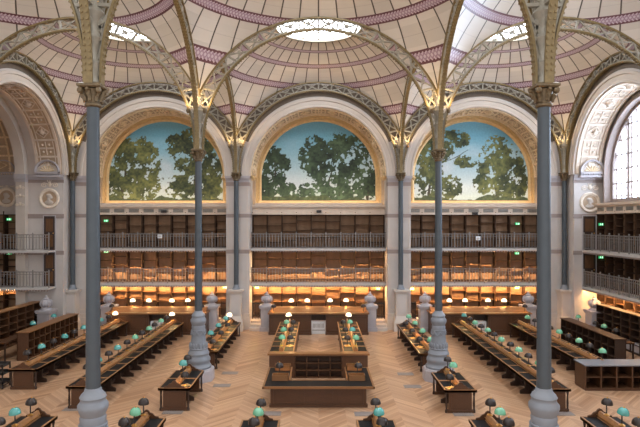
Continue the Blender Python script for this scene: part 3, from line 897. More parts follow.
def counter(cx, label, yf=29.95):
    t = thing('service_counter', label, 'counter', (cx, yf, 0), 0, 'service counters before the far wall arches')
    for s in (-1, 1):
        x0, x1 = sorted((s * 0.43, s * 2.85))
        b = MB(); b.box(x0, x1, 0.0, 0.9, 0.0, 1.2); b.box(x0 - 0.03, x1 + 0.03, -0.03, 0.9, 0, 0.14)
        cb = b.build('cabinet', 'wood', t)
        p = MB(); n = 2; w = (x1 - x0) / n
        for q in range(n):
            a0, a1 = x0 + q * w + 0.1, x0 + (q + 1) * w - 0.1
            for (u0, u1, z0, z1) in ((a0, a1, 0.24, 0.29), (a0, a1, 1.02, 1.07), (a0, a0 + 0.05, 0.24, 1.07), (a1 - 0.05, a1, 0.24, 1.07)):
                p.box(u0, u1, -0.025, 0, z0, z1)
        p.build('panel_moulding', 'wood', cb)
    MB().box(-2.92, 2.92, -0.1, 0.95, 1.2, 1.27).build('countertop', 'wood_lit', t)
    b = MB(); b.hexa([(-2.8, 0.25, 1.27), (2.8, 0.25, 1.27), (2.8, 0.9, 1.27), (-2.8, 0.9, 1.27), (-2.8, 0.62, 1.5), (2.8, 0.62, 1.5), (2.8, 0.9, 1.5), (-2.8, 0.9, 1.5)])
    b.build('sloped_shelf', 'wood_lit', t)
    MB().box(-0.43, 0.43, 0.55, 0.9, 0.75, 1.2).build('opening_shelf', 'wood_dark', t)
    r = thing('radiator_cover', 'white slotted radiator cover in counter gap, %s' % label.split(' before the ')[1], 'radiator', (cx, yf + 0.3, 0), 0, 'radiator covers in the counter gaps')
    MB().box(-0.41, 0.41, 0, 0.22, 0, 0.72).build('casing', 'white', r)
    g = MB()
    for q in range(9): g.box(-0.32 + q * 0.075, -0.29 + q * 0.075, -0.012, 0.0, 0.36, 0.6)
    g.box(-0.38, 0.38, -0.015, 0, 0.2, 0.24); g.build('slot', 'grille', r)
    return t
for k in range(3):
    counter(NEWX[k] * 0.985, 'oak service counter with a gap, before the ' + ARCHN[k])

# ------------------------------------------------------------------ desk lamps
def lamp_meshes():
    base = MB().lathe([(0.085, 0), (0.085, 0.012), (0.05, 0.03), (0.02, 0.045), (0.012, 0.06)], seg=12).mesh('base', M['brass'], True)
    stem = MB().tube([(0, 0, 0.05), (0, 0, 0.2), (0, 0, 0.36), (0.0, 0, 0.42)], 0.018, 6).ball((0, 0, 0.2), 0.022, 6, 4).mesh('stem', M['dark'], True)
    shade = MB().lathe([(0.152, 0.31), (0.15, 0.36), (0.13, 0.42), (0.088, 0.464), (0.035, 0.486), (0.0, 0.488)], seg=18, cap=False)
    shade.lathe([(0.145, 0.31), (0.152, 0.31)], seg=18, cap=False)
    shade.lathe([(0.145, 0.31), (0.143, 0.357), (0.123, 0.414), (0.082, 0.456), (0.0, 0.478)], seg=18, cap=False)
    knob = MB().lathe([(0.02, 0.48), (0.026, 0.497), (0.014, 0.515), (0, 0.525)], seg=8).mesh('cap', M['brass'], True)
    bulb = MB().ball((0, 0, 0.365), 0.035, 8, 6).mesh('bulb', M['bulb'], True)
    return base, stem, shade, knob, bulb
LB, LS, LSH, LK, LBU = lamp_meshes()
SHM = {k: LSH.mesh('lamp_shade', M[k], True) for k in ('shade_teal', 'shade_green', 'shade_dark', 'shade_lit')}
SHN = {'shade_teal': 'teal glass', 'shade_green': 'mint green glass', 'shade_dark': 'dark bronze', 'shade_lit': 'glowing white glass'}
SHADE_TILT = {}
POOL_PLATE = MB().box(-0.17, 0.17, -0.13, 0.13, 0.0, 0.012).mesh('tray', mat('light_pool_plate', (196, 164, 104), 0.4, metal=0.2))  # plate added so the lamp's light pool shows over black leather
def lamp(kind, p, label, group, lit=False, tray=False):
    t = thing('desk_lamp', '%s desk lamp, %s' % (SHN[kind], label), 'lamp', p, random.uniform(0, 6.28), group)
    link('base', LB, t); link('stem', LS, t)
    s = link('lamp_shade', SHM[kind], t)
    a = random.uniform(-0.1, 0.1); s.rotation_euler = (a, random.uniform(-0.1, 0.1), 0); s.location = (0, a * 0.38, 0)
    link('cap', LK, s)
    if lit: link('bulb', LBU, t)
    if tray: link('tray', POOL_PLATE, t)  # pale plate added to catch the bulb's light
    return t

# ------------------------------------------------------------------ reading tables
T, G, D_ = 'shade_teal', 'shade_green', 'shade_dark'
def reading_table(name, label, x, y0, y1, h=0.8, w=1.1, lamps=(), lgroup=None, lname='', end_crest=True, solid=False, inner=0):
    L = y1 - y0; hw = w / 2
    t = thing('reading_table', label, 'table', (x, y0, 0), 0, 'oak reading tables')
    f = MB(); f.box(-hw, hw, 0, L, h - 0.09, h - 0.015)
    for s in (-1, 1): f.box(min(s * hw, s * (hw - 0.05)), max(s * hw, s * (hw - 0.05)), 0, L, h - 0.09, h)
    f.box(-hw, hw, 0, 0.05, h - 0.09, h); f.box(-hw, hw, L - 0.05, L, h - 0.09, h)
    ns = max(1, round(L / 0.97)); sw = (L - 0.04) / ns
    for k in range(1, ns): f.box(-hw, hw, 0.02 + k * sw - 0.045, 0.02 + k * sw + 0.045, h - 0.05, h + 0.006)
    f.build('table_frame', 'wood_edge', t)
    for k in range(ns):
        for s in (-1, 1):
            u0, u1 = sorted((s * 0.11, s * (hw - 0.05)))
            MB().box(u0, u1, 0.02 + k * sw + 0.03, 0.02 + (k + 1) * sw - 0.03, h - 0.02, h - 0.006).build('leather_panel', 'leather', t)
    # central book rest: a long gabled ridge with brass rods
    r = MB()
    for s in (-1, 1):
        q = [(s * 0.085, h - 0.01), (s * 0.085, h + 0.06), (s * 0.03, h + 0.18), (0, h + 0.18), (0, h - 0.01)]
        if s > 0: q = q[::-1]
        r.add([(u, 0.06, z) for u, z in q] + [(u, L - 0.06, z) for u, z in q],
              [tuple(range(5)), tuple(reversed(range(5, 10)))] + [(i, i + 5, (i + 1) % 5 + 5, (i + 1) % 5) for i in range(5)])
    rd = r.build('book_rest', 'wood_edge', t)
    for s in (-1, 1):
        MB().tube([(s * 0.1, 0.05, h + 0.075), (s * 0.1, L - 0.05, h + 0.075)], 0.011, 5).build('brass_rod', 'brass', rd)
    if end_crest:
        prof = [(-0.36, 0), (-0.34, 0.05), (-0.24, 0.07), (-0.18, 0.14), (-0.1, 0.17), (-0.06, 0.23), (0, 0.26), (0.06, 0.23), (0.1, 0.17), (0.18, 0.14), (0.24, 0.07), (0.34, 0.05), (0.36, 0)]
        for yy in (0.02, L - 0.06):
            MB().prism_uz([(u, h - 0.01 + z) for u, z in prof], yy, yy + 0.045).build('end_crest', 'wood', t)
    # end panels with colonnettes
    for yy in (0.06, L - 0.12):
        e = MB(); e.box(-hw + 0.16, hw - 0.16, yy, yy + 0.06, 0, h - 0.09); e.box(-hw + 0.1, hw - 0.1, yy - 0.03, yy + 0.09, 0, 0.1)
        e.box(-hw + 0.24, hw - 0.24, yy - 0.012, yy + 0.072, 0.2, h - 0.18)
        ep = e.build('end_panel', 'wood', t)
        for s in (-1, 1):
            MB().lathe([(0.05, 0), (0.05, 0.08), (0.03, 0.12), (0.04, 0.3), (0.028, 0.55), (0.045, h - 0.15), (0.045, h - 0.09)], s * (hw - 0.08), yy + 0.03, 8).build('colonnette', 'wood_dark', ep, smooth=True)
    nl = max(0, ns - 1)
    for k in range(nl):
        yy = 0.02 + (k + 1) * sw
        l = MB(); l.prism_uz([(-hw + 0.12, 0), (hw - 0.12, 0), (hw - 0.12, 0.12), (hw - 0.3, 0.2), (hw - 0.3, h - 0.3), (hw - 0.06, h - 0.09), (-hw + 0.06, h - 0.09), (-hw + 0.3, h - 0.3), (-hw + 0.3, 0.2), (-hw + 0.12, 0.12)], yy - 0.035, yy + 0.035)
        l.build('leg', 'wood_dark', t)
    MB().box(-0.05, 0.05, 0.1, L - 0.1, 0.1, 0.22).build('stretcher', 'wood_dark', t)
    if solid:
        MB().box(-hw + 0.06, hw - 0.06, 0.14, L - 0.14, 0.02, h - 0.1).build('cabinet_body', 'wood', t)
    for k, (kind, y, lit) in enumerate(lamps):
        tr = lit and kind == D_ and inner
        lamp(kind, (x + inner * 0.3, y, h - 0.005) if tr else (x, y, h + 0.181), '%s from near end of %s' % (ORD[k], lname), lgroup or ('lamps of the ' + lname), lit, bool(tr))
    return t
def alt(y0, step, n, g, start='d', lit=()):
    out = []
    for k in range(n):
        d = (k % 2 == 0) == (start == 'd')
        out.append(('shade_dark' if d else g, y0 + step * k, k in lit))
    return out
T, G, D_ = 'shade_teal', 'shade_green', 'shade_dark'
lL1 = alt(18.4, 0.965, 12, G); lL1[1] = (T,) + lL1[1][1:]; lL1[3] = (T,) + lL1[3][1:]
reading_table('reading_table', 'long oak reading table with black leather, second from the windowless side', -8.2, 18.0, 30.0 - 0.45, lamps=lL1[:11] + [('shade_lit', 29.1, True)], lname='long table second from windowless side')
reading_table('reading_table', 'long oak reading table with black leather, second from the window side', 8.05, 17.7, 29.4, lamps=alt(18.0, 0.965, 11, G) + [(T, 28.75, True)], lname='long table second from window side')
reading_table('reading_table', 'outermost long reading table on the windowless side', -11.45, 20.1, 29.8, lamps=alt(20.5, 0.98, 9, T) + [('shade_lit', 29.35, True)], lname='outermost table on windowless side')
reading_table('reading_table', 'outermost long reading table on the window side', 11.3, 20.9, 29.4, lamps=alt(21.6 - 0.9, 0.93, 9, G, 'g'), lname='outermost table on window side')
reading_table('reading_table', 'reading table behind the middle column opposite the window side', -4.98, 22.9, 29.7, inner=1, lamps=alt(23.2, 0.93, 6, T, lit=(0, 2, 4)) + [('shade_lit', 28.9, True)], lname='table behind windowless-side middle column')
reading_table('reading_table', 'reading table behind the middle column on the window side', 4.92, 22.5, 29.1, inner=-1, lamps=alt(22.8, 0.93, 7, G, 'g', lit=(1, 3, 5)), lname='table behind window-side middle column')
reading_table('reading_table', 'short reading table before the middle column opposite the window side', -4.95, 17.8, 20.0, inner=1, lamps=[(D_, 18.1, True), (T, 18.95, False), (D_, 19.7, False)], lname='short table on windowless side')
reading_table('reading_table', 'short reading table before the middle column on the window side', 4.82, 17.6, 19.7, inner=-1, lamps=[(D_, 17.85, True), (G, 18.65, False), (D_, 19.4, False)], lname='short table on window side')
for k, (x, ye) in enumerate(((-8.2, 15.25), (-4.98, 15.1), (-1.65, 14.95), (1.63, 14.95), (4.88, 15.0), (8.2, 15.2))):
    g = T if k in (0, 3, 5) else G
    nm = 'table %s from the window side at the lower picture edge' % ORD[5 - k]
    reading_table('reading_table', 'reading table with carved crest at lower picture edge, %s from window side' % ORD[5 - k], x, 12.25, ye,
                  lamps=[(D_, 13.35, False), (g, 14.05, False), (D_, 14.8, False)], lname='%s front table from window side' % ORD[5 - k])

# lamps on the back counters
for k in range(3):
    for q, u in enumerate((-1.62, -0.68, 0.68, 1.62)):
        lamp('shade_lit', (NEWX[k] * 0.985 + u, 30.75, 1.5), '%s on service counter from windowless end, %s' % (ORD[q], ARCHS[k]), 'glowing lamps on the service counters', True)
    for s in (-1, 1):
        lamp('shade_dark', (NEWX[k] * 0.985 + s * 2.6, 30.12, 1.27), 'on counter end toward %s, %s' % ('window' if s > 0 else 'windowless side', ARCHS[k]), 'dark lamps on the counter ends', True)

# ------------------------------------------------------------------ central desk
dk = thing('issue_desk', 'low horseshoe issue desk with black leather top at the hall centre', 'desk', (0, 18.0, 0))
b = MB(); b.box(-1.68, 1.68, 0.22, 0.3, 0, 0.7)
b.box(-1.72, 1.72, 0.18, 0.34, 0, 0.1)
for u in (-1.62, -0.55, 0.55, 1.62): b.box(u - 0.05, u + 0.05, 0.19, 0.3, 0, 0.7)
b.build('front_panel', 'wood', dk)
for s in (-1, 1):
    x0, x1 = sorted((s * 1.05, s * 1.68))
    MB().box(x0, x1, 0.3, 2.45, 0, 0.7).build('side_cabinet', 'wood', dk)
b = MB(); b.box(-1.95, 1.95, 0.0, 0.05, 0.7, 0.78); b.box(-1.95, 1.95, 0.05, 0.75, 0.7, 0.765); b.box(-1.05, 1.05, 0.75, 0.8, 0.7, 0.78)
for s in (-1, 1):
    x0, x1 = sorted((s * 1.05, s * 1.95)); b.box(x0, x1, 0.75, 2.5, 0.7, 0.765)
    x0, x1 = sorted((s * 1.9, s * 1.95)); b.box(x0, x1, 0, 2.5, 0.7, 0.78)
    x0, x1 = sorted((s * 1.02, s * 1.07)); b.box(x0, x1, 0.75, 2.5, 0.7, 0.78)
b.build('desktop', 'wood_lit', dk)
MB().box(-1.88, 1.88, 0.07, 0.73, 0.765, 0.775).build('leather_panel', 'leather', dk)
for s in (-1, 1):
    x0, x1 = sorted((s * 1.08, s * 1.88)); MB().box(x0, x1, 0.74, 2.4, 0.765, 0.775).build('leather_panel', 'leather', dk)
MB().box(-1.04, 1.04, 0.32, 0.8, 0.3, 0.33).build('inner_shelf', 'wood_lit', dk)

rc = thing('card_shelf_cabinet', 'raised oak cabinet with three rows of pigeonholes facing the issue desk', 'cabinet', (0, 21.6, 0))
b = MB(); b.box(-0.98, 0.98, 0.36, 0.4, 0.02, 0.95)
for z in (0.0, 0.3, 0.6, 0.9): b.box(-1.0, 1.0, 0.02, 0.4, z, z + 0.035)
for k in range(5):
    u = -0.98 + k * 1.96 / 4; b.box(u - 0.02, u + 0.02, 0.02, 0.4, 0, 0.95)
b.build('pigeonhole_rack', 'wood', rc)
for s in (-1, 1):
    x0, x1 = sorted((s * 1.0, s * 2.05)); MB().box(x0, x1, 0.03, 0.4, 0, 0.95).build('end_cabinet', 'wood', rc)
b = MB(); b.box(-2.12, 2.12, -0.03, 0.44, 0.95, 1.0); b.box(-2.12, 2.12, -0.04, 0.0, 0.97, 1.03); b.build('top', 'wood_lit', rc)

for s, nm in ((-1, 'windowless-side'), (1, 'window-side')):
    kinds = [(G, 22.3, True), (D_, 23.1, True), (G if s < 0 else T, 23.95, True), (D_, 24.85, True), (G, 25.75, True), (D_, 26.7, True), ('shade_lit', 27.75, True)]
    reading_table('reading_table', 'high reading table with lit lamps behind the issue desk, %s wing' % nm, s * 1.58, 22.05, 28.7, 1.0, 1.08, kinds, None, '%s wing of central desk' % nm, False, True, -s)
    lamp(D_, (s * 1.45, 19.35, 0.775), 'on the issue desk, %s arm' % nm, 'lamps on the issue desk', True)
    for y, z, pl in ((19.15, 0.775, 'front'), (20.75 - 0.3, 0.775, 'rear')):
        bx = thing('card_tray', 'open oak card tray on the %s of the issue desk, %s arm' % (pl, nm), 'tray', (s * 1.38, y - 0.3, z), 0, 'card trays on the issue desk')
        m = MB(); m.box(-0.3, 0.3, -0.16, -0.14, 0, 0.2); m.box(-0.3, 0.3, 0.14, 0.16, 0, 0.2); m.box(-0.3, -0.28, -0.16, 0.16, 0, 0.2); m.box(0.28, 0.3, -0.16, 0.16, 0, 0.2)
        m.build('tray_wall', 'wood_lit', bx); MB().box(-0.28, 0.28, -0.14, 0.14, 0, 0.02).build('tray_base', 'brass', bx)

# ------------------------------------------------------------------ side niches
TN_R = ((WX, SIDEY, 0), -PI / 2)      # local u -> -Y, depth -> +X
TN_L = ((-WX, SIDEY, 0), PI / 2)      # local u -> +Y, depth -> -X
def loc_side(T_, u, d, z=0):
    (lx, ly, lz), rz = T_
    return (lx + u * cos(rz) - d * sin(rz), ly + u * sin(rz) + d * cos(rz), z)
def side_wall(name, T_, depth, back=True):
    b = MB(); wall_front(b, [0.0], -5.12, 14.5 if T_ is TN_R else 5.0, 0.0, depth)
    if T_ is TN_L:
        b.box(-14.5, -5.0, 0.0, depth, 0, ZTOP)
    if back: b.box(-5.12, 14.5, depth - 0.02, depth + 0.3, 0, ZTOP)
    return struct(b.build(name, 'stone', None, *T_))
# window wall: leave the lunette open
def lunette_wall(T_, depth):
    b = MB(); R = 3.7; n = 40
    b.box(-4.3, 4.3, depth - 0.02, depth + 0.3, 0, 7.8)
    b.box(-4.3, -R, depth - 0.02, depth + 0.3, 7.8, 9.3); b.box(R, 4.3, depth - 0.02, depth + 0.3, 7.8, 9.3)
    for i in range(n):
        a, d = PI * i / n, PI * (i + 1) / n
        x0, z0, x1, z1 = R * cos(a), 9.3 + R * sin(a), R * cos(d), 9.3 + R * sin(d)
        X0, X1 = 4.3 * cos(a), 4.3 * cos(d); Z0, Z1 = 9.3 + 4.5 * sin(a), 9.3 + 4.5 * sin(d)
        y0, y1 = depth - 0.02, depth + 0.3
        b.hexa([(x1, y0, z1), (x0, y0, z0), (x0, y1, z0), (x1, y1, z1), (X1, y0, Z1), (X0, y0, Z0), (X0, y1, Z0), (X1, y1, Z1)])
    return struct(b.build('wall_right', 'stone', None, *T_))
b = MB(); wall_front(b, [0.0, 9.9], -5.12, 15.0, 0.0, 2.05); b.box(15.0, 27, 0.0, 2.05, 0, ZTOP)
struct(b.build('wall_right', 'stone', None, *TN_R))
lunette_wall(TN_R, 2.05)
TN_R2 = ((WX, SIDEY - 9.9, 0), -PI / 2)
lunette_wall(TN_R2, 2.05)
b = MB(); wall_front(b, [0.0], -5.0, 5.12, 0.0, 2.05); b.box(-27, -5.0, 0.0, 2.05, 0, ZTOP)
struct(b.build('wall_left', 'stone', None, *TN_L))

VP, VPR = vault(0.02, 1.5, coffers=13)
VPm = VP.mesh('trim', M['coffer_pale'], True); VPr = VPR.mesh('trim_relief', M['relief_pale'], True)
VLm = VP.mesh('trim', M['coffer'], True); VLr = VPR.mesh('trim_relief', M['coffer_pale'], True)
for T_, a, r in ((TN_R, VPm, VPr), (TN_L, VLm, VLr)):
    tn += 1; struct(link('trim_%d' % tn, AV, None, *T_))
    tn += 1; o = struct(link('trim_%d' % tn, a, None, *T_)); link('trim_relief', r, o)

# big arched window (window wall)
nwin += 1
w = struct(MB().arch([(3.55, 1.9), (3.72, 1.9), (3.72, 2.2), (3.55, 2.2)], 9.3, 7.8, 40).box(-3.72, 3.72, 1.9, 2.2, 7.66, 7.84).build('window_%d' % nwin, 'taupe', None, *TN_R))
MB().arch([(3.7, 1.5), (3.8, 1.5), (3.86, 1.62), (4.05, 1.62), (4.05, 1.95), (3.7, 1.95)], 9.3, 7.6, 40).build('window_surround', 'taupe', w, smooth=True)
mu = MB()
def half_w(z): return 3.58 if z < 9.3 else sqrt(max(0, 3.58 ** 2 - (z - 9.3) ** 2))
for k in range(-7, 8):
    u = k * 0.48; zt = 9.3 + sqrt(max(0, 3.58 ** 2 - u * u)); mu.box(u - 0.03, u + 0.03, 2.0, 2.08, 7.84, zt)
for k in range(-3, 4, 2):
    u = k * 0.96 * 0.75; zt = 9.3 + sqrt(max(0, 3.58 ** 2 - u * u)); mu.box(u - 0.06, u + 0.06, 1.97, 2.1, 7.84, zt)
for z in (8.7, 9.5, 10.3, 11.1, 11.9): mu.box(-half_w(z), half_w(z), 2.0, 2.07, z - 0.03, z + 0.03)
for k in range(-14, 15):      # scrolled ironwork along the sill
    u = k * 0.24
    mu.tube([(u, 2.02, 7.84), (u, 2.02, 8.35), (u + 0.06, 2.02, 8.47), (u + 0.1, 2.02, 8.38)], 0.022, 4)
    mu.tube([(u - 0.1, 2.02, 7.95), (u, 2.02, 8.1), (u + 0.1, 2.02, 7.95)], 0.02, 4)
mu.build('window_mullion', 'taupe', w)
gl = MB(); n = 40
pts = [(3.6 * cos(PI * i / n), 9.3 + 3.6 * sin(PI * i / n)) for i in range(n + 1)] + [(-3.6, 7.8), (3.6, 7.8)]
gl.prism_uz(pts, 2.12, 2.14).build('window_glass', 'win_glass', w)
nwin += 1
w2 = struct(link('window_%d' % nwin, w.data, None, *TN_R2))
for ch in list(w.children): link(ch.name.split('.')[0], ch.data, w2)
tn += 1; struct(link('trim_%d' % tn, VPm, None, *TN_R2)); tn += 1; struct(link('trim_%d' % tn, AV, None, *TN_R2))
tn += 1; ledge('trim_%d' % tn, -4.19, 4.19, TN_R[0], TN_R[1], True)

# shelving, decks and rails under the window
for lv in (2, 1, 0):
    for q in range(6):
        u = -4.19 + UW * (q + 0.5)
        p = loc_side(TN_R, u, 0)
        bookcase(lv, p, TN_R[1], 0, 'dark bookcase under big window, %s, %s from corner' % (LEVN[lv], ORD[q]), 'bookcases %s under the big window' % LEVN[lv], 4)
for z, nm in ((4.85, 'upper'), (2.7, 'lower')):
    deck(-4.19, 3.0, TN_R[0], TN_R[1], z, '%s gallery walkway under the big window' % nm, 0.5)
    railing(-4.17, 3.0, TN_R[0], TN_R[1], z, 'grey iron railing of the %s gallery under the big window' % nm, 0.55)
s = thing('strip_light', 'warm strip light under the lower gallery edge below the big window', 'light', (TN_R[0][0], TN_R[0][1], 2.5), TN_R[1], 'strip lights under the galleries')
MB().box(-4.1, 3.0, 0.55, 0.58, 0.0, 0.11).box(-4.1, 3.0, 0.58, 0.65, 0.08, 0.11).build('housing', 'deck', s); MB().box(-4.08, 2.9, 0.582, 0.642, 0.055, 0.079).build('diffuser', 'strip', s)
b = MB(); b.box(-4.2, 4.2, 0.5, 2.05, 0, 0.5); tn += 1; struct(b.build('trim_%d' % tn, 'stone_grey', None, *TN_R))

# jamb ornaments (faces toward the camera)
def medallion(p, label):
    t = thing('portrait_medallion', label, 'medallion', p, 0, 'round portrait medallions')
    MB().lathe([(0.6, 0), (0.6, 0.05), (0.56, 0.09), (0.5, 0.09), (0.47, 0.04), (0.44, 0.04), (0.42, 0.02)], seg=36, cap=False).build('ring', 'relief_pale', t, smooth=True)
    MB().lathe([(0.5, 0.0), (0.5, 0.018), (0, 0.018)], seg=36).build('disc', 'coffer', t)
    b = MB()
    b.ball((0.0, 0.1, 0.03), 0.16, 12, 8, (0.95, 1.1, 0.45)); b.ball((0.12, 0.03, 0.03), 0.075, 10, 6, (1.0, 1.0, 0.5)); b.ball((0.165, 0.09, 0.03), 0.035, 8, 5, (1.2, 1, 0.6))
    b.ball((-0.06, 0.16, 0.03), 0.15, 10, 6, (0.9, 0.8, 0.5))
    b.tube([(-0.02, 0.02, 0.03), (-0.03, -0.14, 0.03)], [0.09, 0.11], 8)
    b.ball((-0.02, -0.24, 0.02), 0.2, 12, 6, (1.35, 0.7, 0.35))
    b.build('bust_relief', 'stone_white', t, smooth=True)
    for o in t.children: pass
    t.rotation_euler = (PI / 2, 0, 0)
    return t
YJ = 30.62
medallion((15.98, YJ, 7.66), 'round portrait medallion in pale stone beside the big window')
medallion((-15.84, YJ, 7.9), 'round portrait medallion on the outer pier opposite the window')
def scroll(b, cx, y, z, s=1.0):
    for q in (-1, 1):
        pts = []
        for k in range(16):
            a = k / 15 * 3.2 * PI; r = 0.2 * s * (1 - k / 18)
            pts.append((cx + q * (0.28 * s - r * cos(a) * 0.9), y, z + r * sin(a) * 0.7))
        b.tube(pts, 0.026 * s, 5)
    b.ball((cx, y, z + 0.05), 0.1 * s, 8, 5, (1, 0.5, 1.4))
    for q in range(3):
        b.tube([(cx, y, z), (cx + (q - 1) * 0.1 * s, y, z + 0.25 * s)], 0.025 * s, 5)
def pediment(p, label, w=0.72):
    t = thing('arched_pediment', label, 'ornament', p, 0, 'arched pediments above the medallions')
    b = MB()
    b.arch([(w - 0.1, 0.0), (w - 0.1, -0.14), (w - 0.03, -0.2), (w, -0.2), (w, 0.0)], 0.06, 0.0, 20)
    b.box(-w, w, -0.2, 0.0, -0.03, 0.06)
    b.build('moulding', 'stone_grey', t, smooth=True)
    n = 20; MB().prism_uz([((w - 0.08) * cos(PI * i / n), 0.06 + (w - 0.08) * 0.75 * sin(PI * i / n)) for i in range(n + 1)], -0.06, 0.0).build('tympanum', 'stone_white', t)
    b = MB()
    for k in range(7):
        a = PI * (k + 0.5) / 7; b.tube([(0.05 * cos(a), -0.07, 0.1), (0.42 * cos(a), -0.08, 0.1 + 0.34 * sin(a))], [0.02, 0.05], 6)
    b.build('shell_relief', 'relief', t, smooth=True)
    d = MB()
    for k in range(9): d.box(-w + 0.04 + k * (2 * w - 0.08) / 9, -w + 0.1 + k * (2 * w - 0.08) / 9, -0.17, 0, -0.12, -0.03)
    d.box(-w + 0.04, w - 0.04, -0.14, 0, -0.07, -0.03)
    d.build('dentil', 'stone_grey', t)
    MB().box(-w, w, -0.16, 0.19, -0.24, -0.12).build('bracket', 'stone_grey', t)
    return t
pediment((15.98, YJ - 0.19, 9.36), 'small arched shell pediment above the roundel beside the window')
pediment((-15.84, YJ - 0.19, 9.36), 'small arched shell pediment above the outer roundel opposite the window')
for (cx, zz, lab) in ((15.98, 8.5, 'scrolled relief above the roundel beside the window'), (-15.84, 8.68, 'scrolled relief above the outer roundel opposite the window')):
    b = MB(); scroll(b, 0, 0, 0, 1.15)
    tag(b.build('scroll_relief', 'relief_pale', None, (cx, YJ, zz), smooth=True), lab, 'ornament', 'scroll reliefs above the medallions')
# jamb cornices, bands and doors
def jamb_trim(x0, x1, y):
    global tn
    b = MB(); b.box(x0, x1, y - 0.14, y + 0.03, 9.14, 9.3); b.box(x0, x1, y - 0.08, y + 0.03, 9.0, 9.14)
    tn += 1; struct(b.build('trim_%d' % tn, 'stone_grey'))
    b = MB(); b.box(x0, x1, y - 0.02, y + 0.03, 6.72, 6.98); b.box(x0, x1, y - 0.02, y + 0.03, 4.58, 4.82); b.box(x0, x1, y - 0.02, y + 0.03, 8.82, 9.0)
    tn += 1; struct(b.build('trim_%d' % tn, 'taupe'))
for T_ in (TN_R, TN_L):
    tn += 1; struct(link('trim_%d' % tn, GAP_SHADE, None, *T_))
jamb_trim(15.0, 16.9, 30.62); jamb_trim(-17.15, -15.0, 30.62)
nd = 0
for (x0, x1) in ((15.56, 16.3), (-16.15, -15.5)):
    for z in (2.7, 4.85):
        nd += 1
        d = struct(MB().box(x0, x1, 30.58, 30.63, z + 0.01, z + 2.0).build('door_%d' % nd, 'wood_dark'))
        f = MB(); f.box(x0 - 0.05, x0, 30.56, 30.63, z, z + 2.05); f.box(x1, x1 + 0.05, 30.56, 30.63, z, z + 2.05); f.box(x0, x1, 30.56, 30.63, z + 2.0, z + 2.05)
        f.build('door_frame', 'stone_grey', d)
        MB().ball((x1 - 0.1, 30.56, z + 1.0), 0.035, 8, 5).build('door_knob', 'brass', d)
        pm = MB()
        for za, zb in ((0.2, 0.9), (1.1, 1.85)):
            pm.box(x0 + 0.12, x1 - 0.12, 30.57, 30.585, z + za, z + zb)
        pm.build('door_panel', 'wood_case', d)
newel((15.6, 29.4, 0), 'grey stone newel with ball finial at the corner below the window')
newel((-15.5, 29.6, 0), 'grey stone newel with ball finial beneath the outer roundel')

# ---- deep recess opposite the window: second rib, inner vault, inner pier
b = MB()
b.box(-17.65, -17.1, 30.3, 31.4, 0, 9.3)                                     # pilaster
struct(b.build('wall_left', 'stone_white'))
b = MB(); b.box(-21.5, -17.0, 31.3, 31.6, 0, ZTOP); struct(b.build('wall_left', 'stone'))
b = MB(); b.box(-17.72, -17.05, 30.2, 31.3, 9.0, 9.3); b.box(-17.7, -17.08, 30.24, 31.3, 8.85, 9.0)
tn += 1; struct(b.build('trim_%d' % tn, 'stone_grey'))
b = MB(); scroll(b, 0, 0, 0, 0.62); scroll(b, 0, 0, -0.5, 0.62); scroll(b, 0, 0, -1.0, 0.62)
tag(b.build('scroll_relief', 'relief_pale', None, (-17.38, 30.28, 8.5), smooth=True), 'carved scroll relief down the white pilaster between the two roundels', 'ornament', 'scroll reliefs above the medallions')
b = MB(); b.arch([(3.8, 2.05), (3.8, 2.6), (3.9, 2.62), (4.3, 2.62), (5.2, 2.3), (5.2, 2.05), (4.2, 2.03)], ZA, 9.3, 40)
tn += 1; struct(b.build('trim_%d' % tn, 'stone_white', None, *TN_L, smooth=True))
bs, rl = vault(2.6, 6.0, coffers=13, r0=4.6, r1=4.6)
tn += 1; o = struct(bs.build('trim_%d' % tn, 'coffer', None, *TN_L, smooth=True)); rl.build('trim_relief', 'relief', o, smooth=True)
b = MB(); b.box(-5.2, 5.2, 5.9, 6.2, 0, ZTOP); struct(b.build('wall_left', 'mosaic', None, *TN_L))
b = MB(); b.box(-21.2, -17.65, 31.12, 31.32, 8.7, 9.3); b.box(-21.2, -17.65, 31.0, 31.3, 9.12, 9.3)
tn += 1; struct(b.build('trim_%d' % tn, 'stone_grey'))
medallion((-18.75, 31.27, 8.0), 'round portrait medallion on the inner recess wall opposite the window')
pediment((-18.75, 31.12, 9.43), 'small arched shell pediment above the inner roundel')
b = MB(); scroll(b, 0, 0, 0, 1.15); tag(b.build('scroll_relief', 'relief_pale', None, (-18.75, 31.27, 8.74), smooth=True), 'scrolled relief above the inner roundel', 'ornament', 'scroll reliefs above the medallions')
for lv in (2, 1, 0):
    for q in range(3):
        bookcase(lv, (-18.2 - UW * q, 31.28 - D1, 0), 0, 0, 'dark bookcase beneath inner roundel, %s, %s from pilaster' % (LEVN[lv], ORD[q]), 'bookcases %s beneath the inner roundel' % LEVN[lv], 4)
for z, nm in ((4.85, 'upper'), (2.72, 'lower')):
    deck(-6.0, -0.42, (-15.03, 29.3, 0), 0, z, '%s gallery walkway beneath the portrait roundels' % nm, 0.5, 1.36)
    railing(-6.0, -0.42, (-15.03, 29.3, 0), 0, z, 'grey iron railing of the %s gallery beneath the portrait roundels' % nm, 0.55)

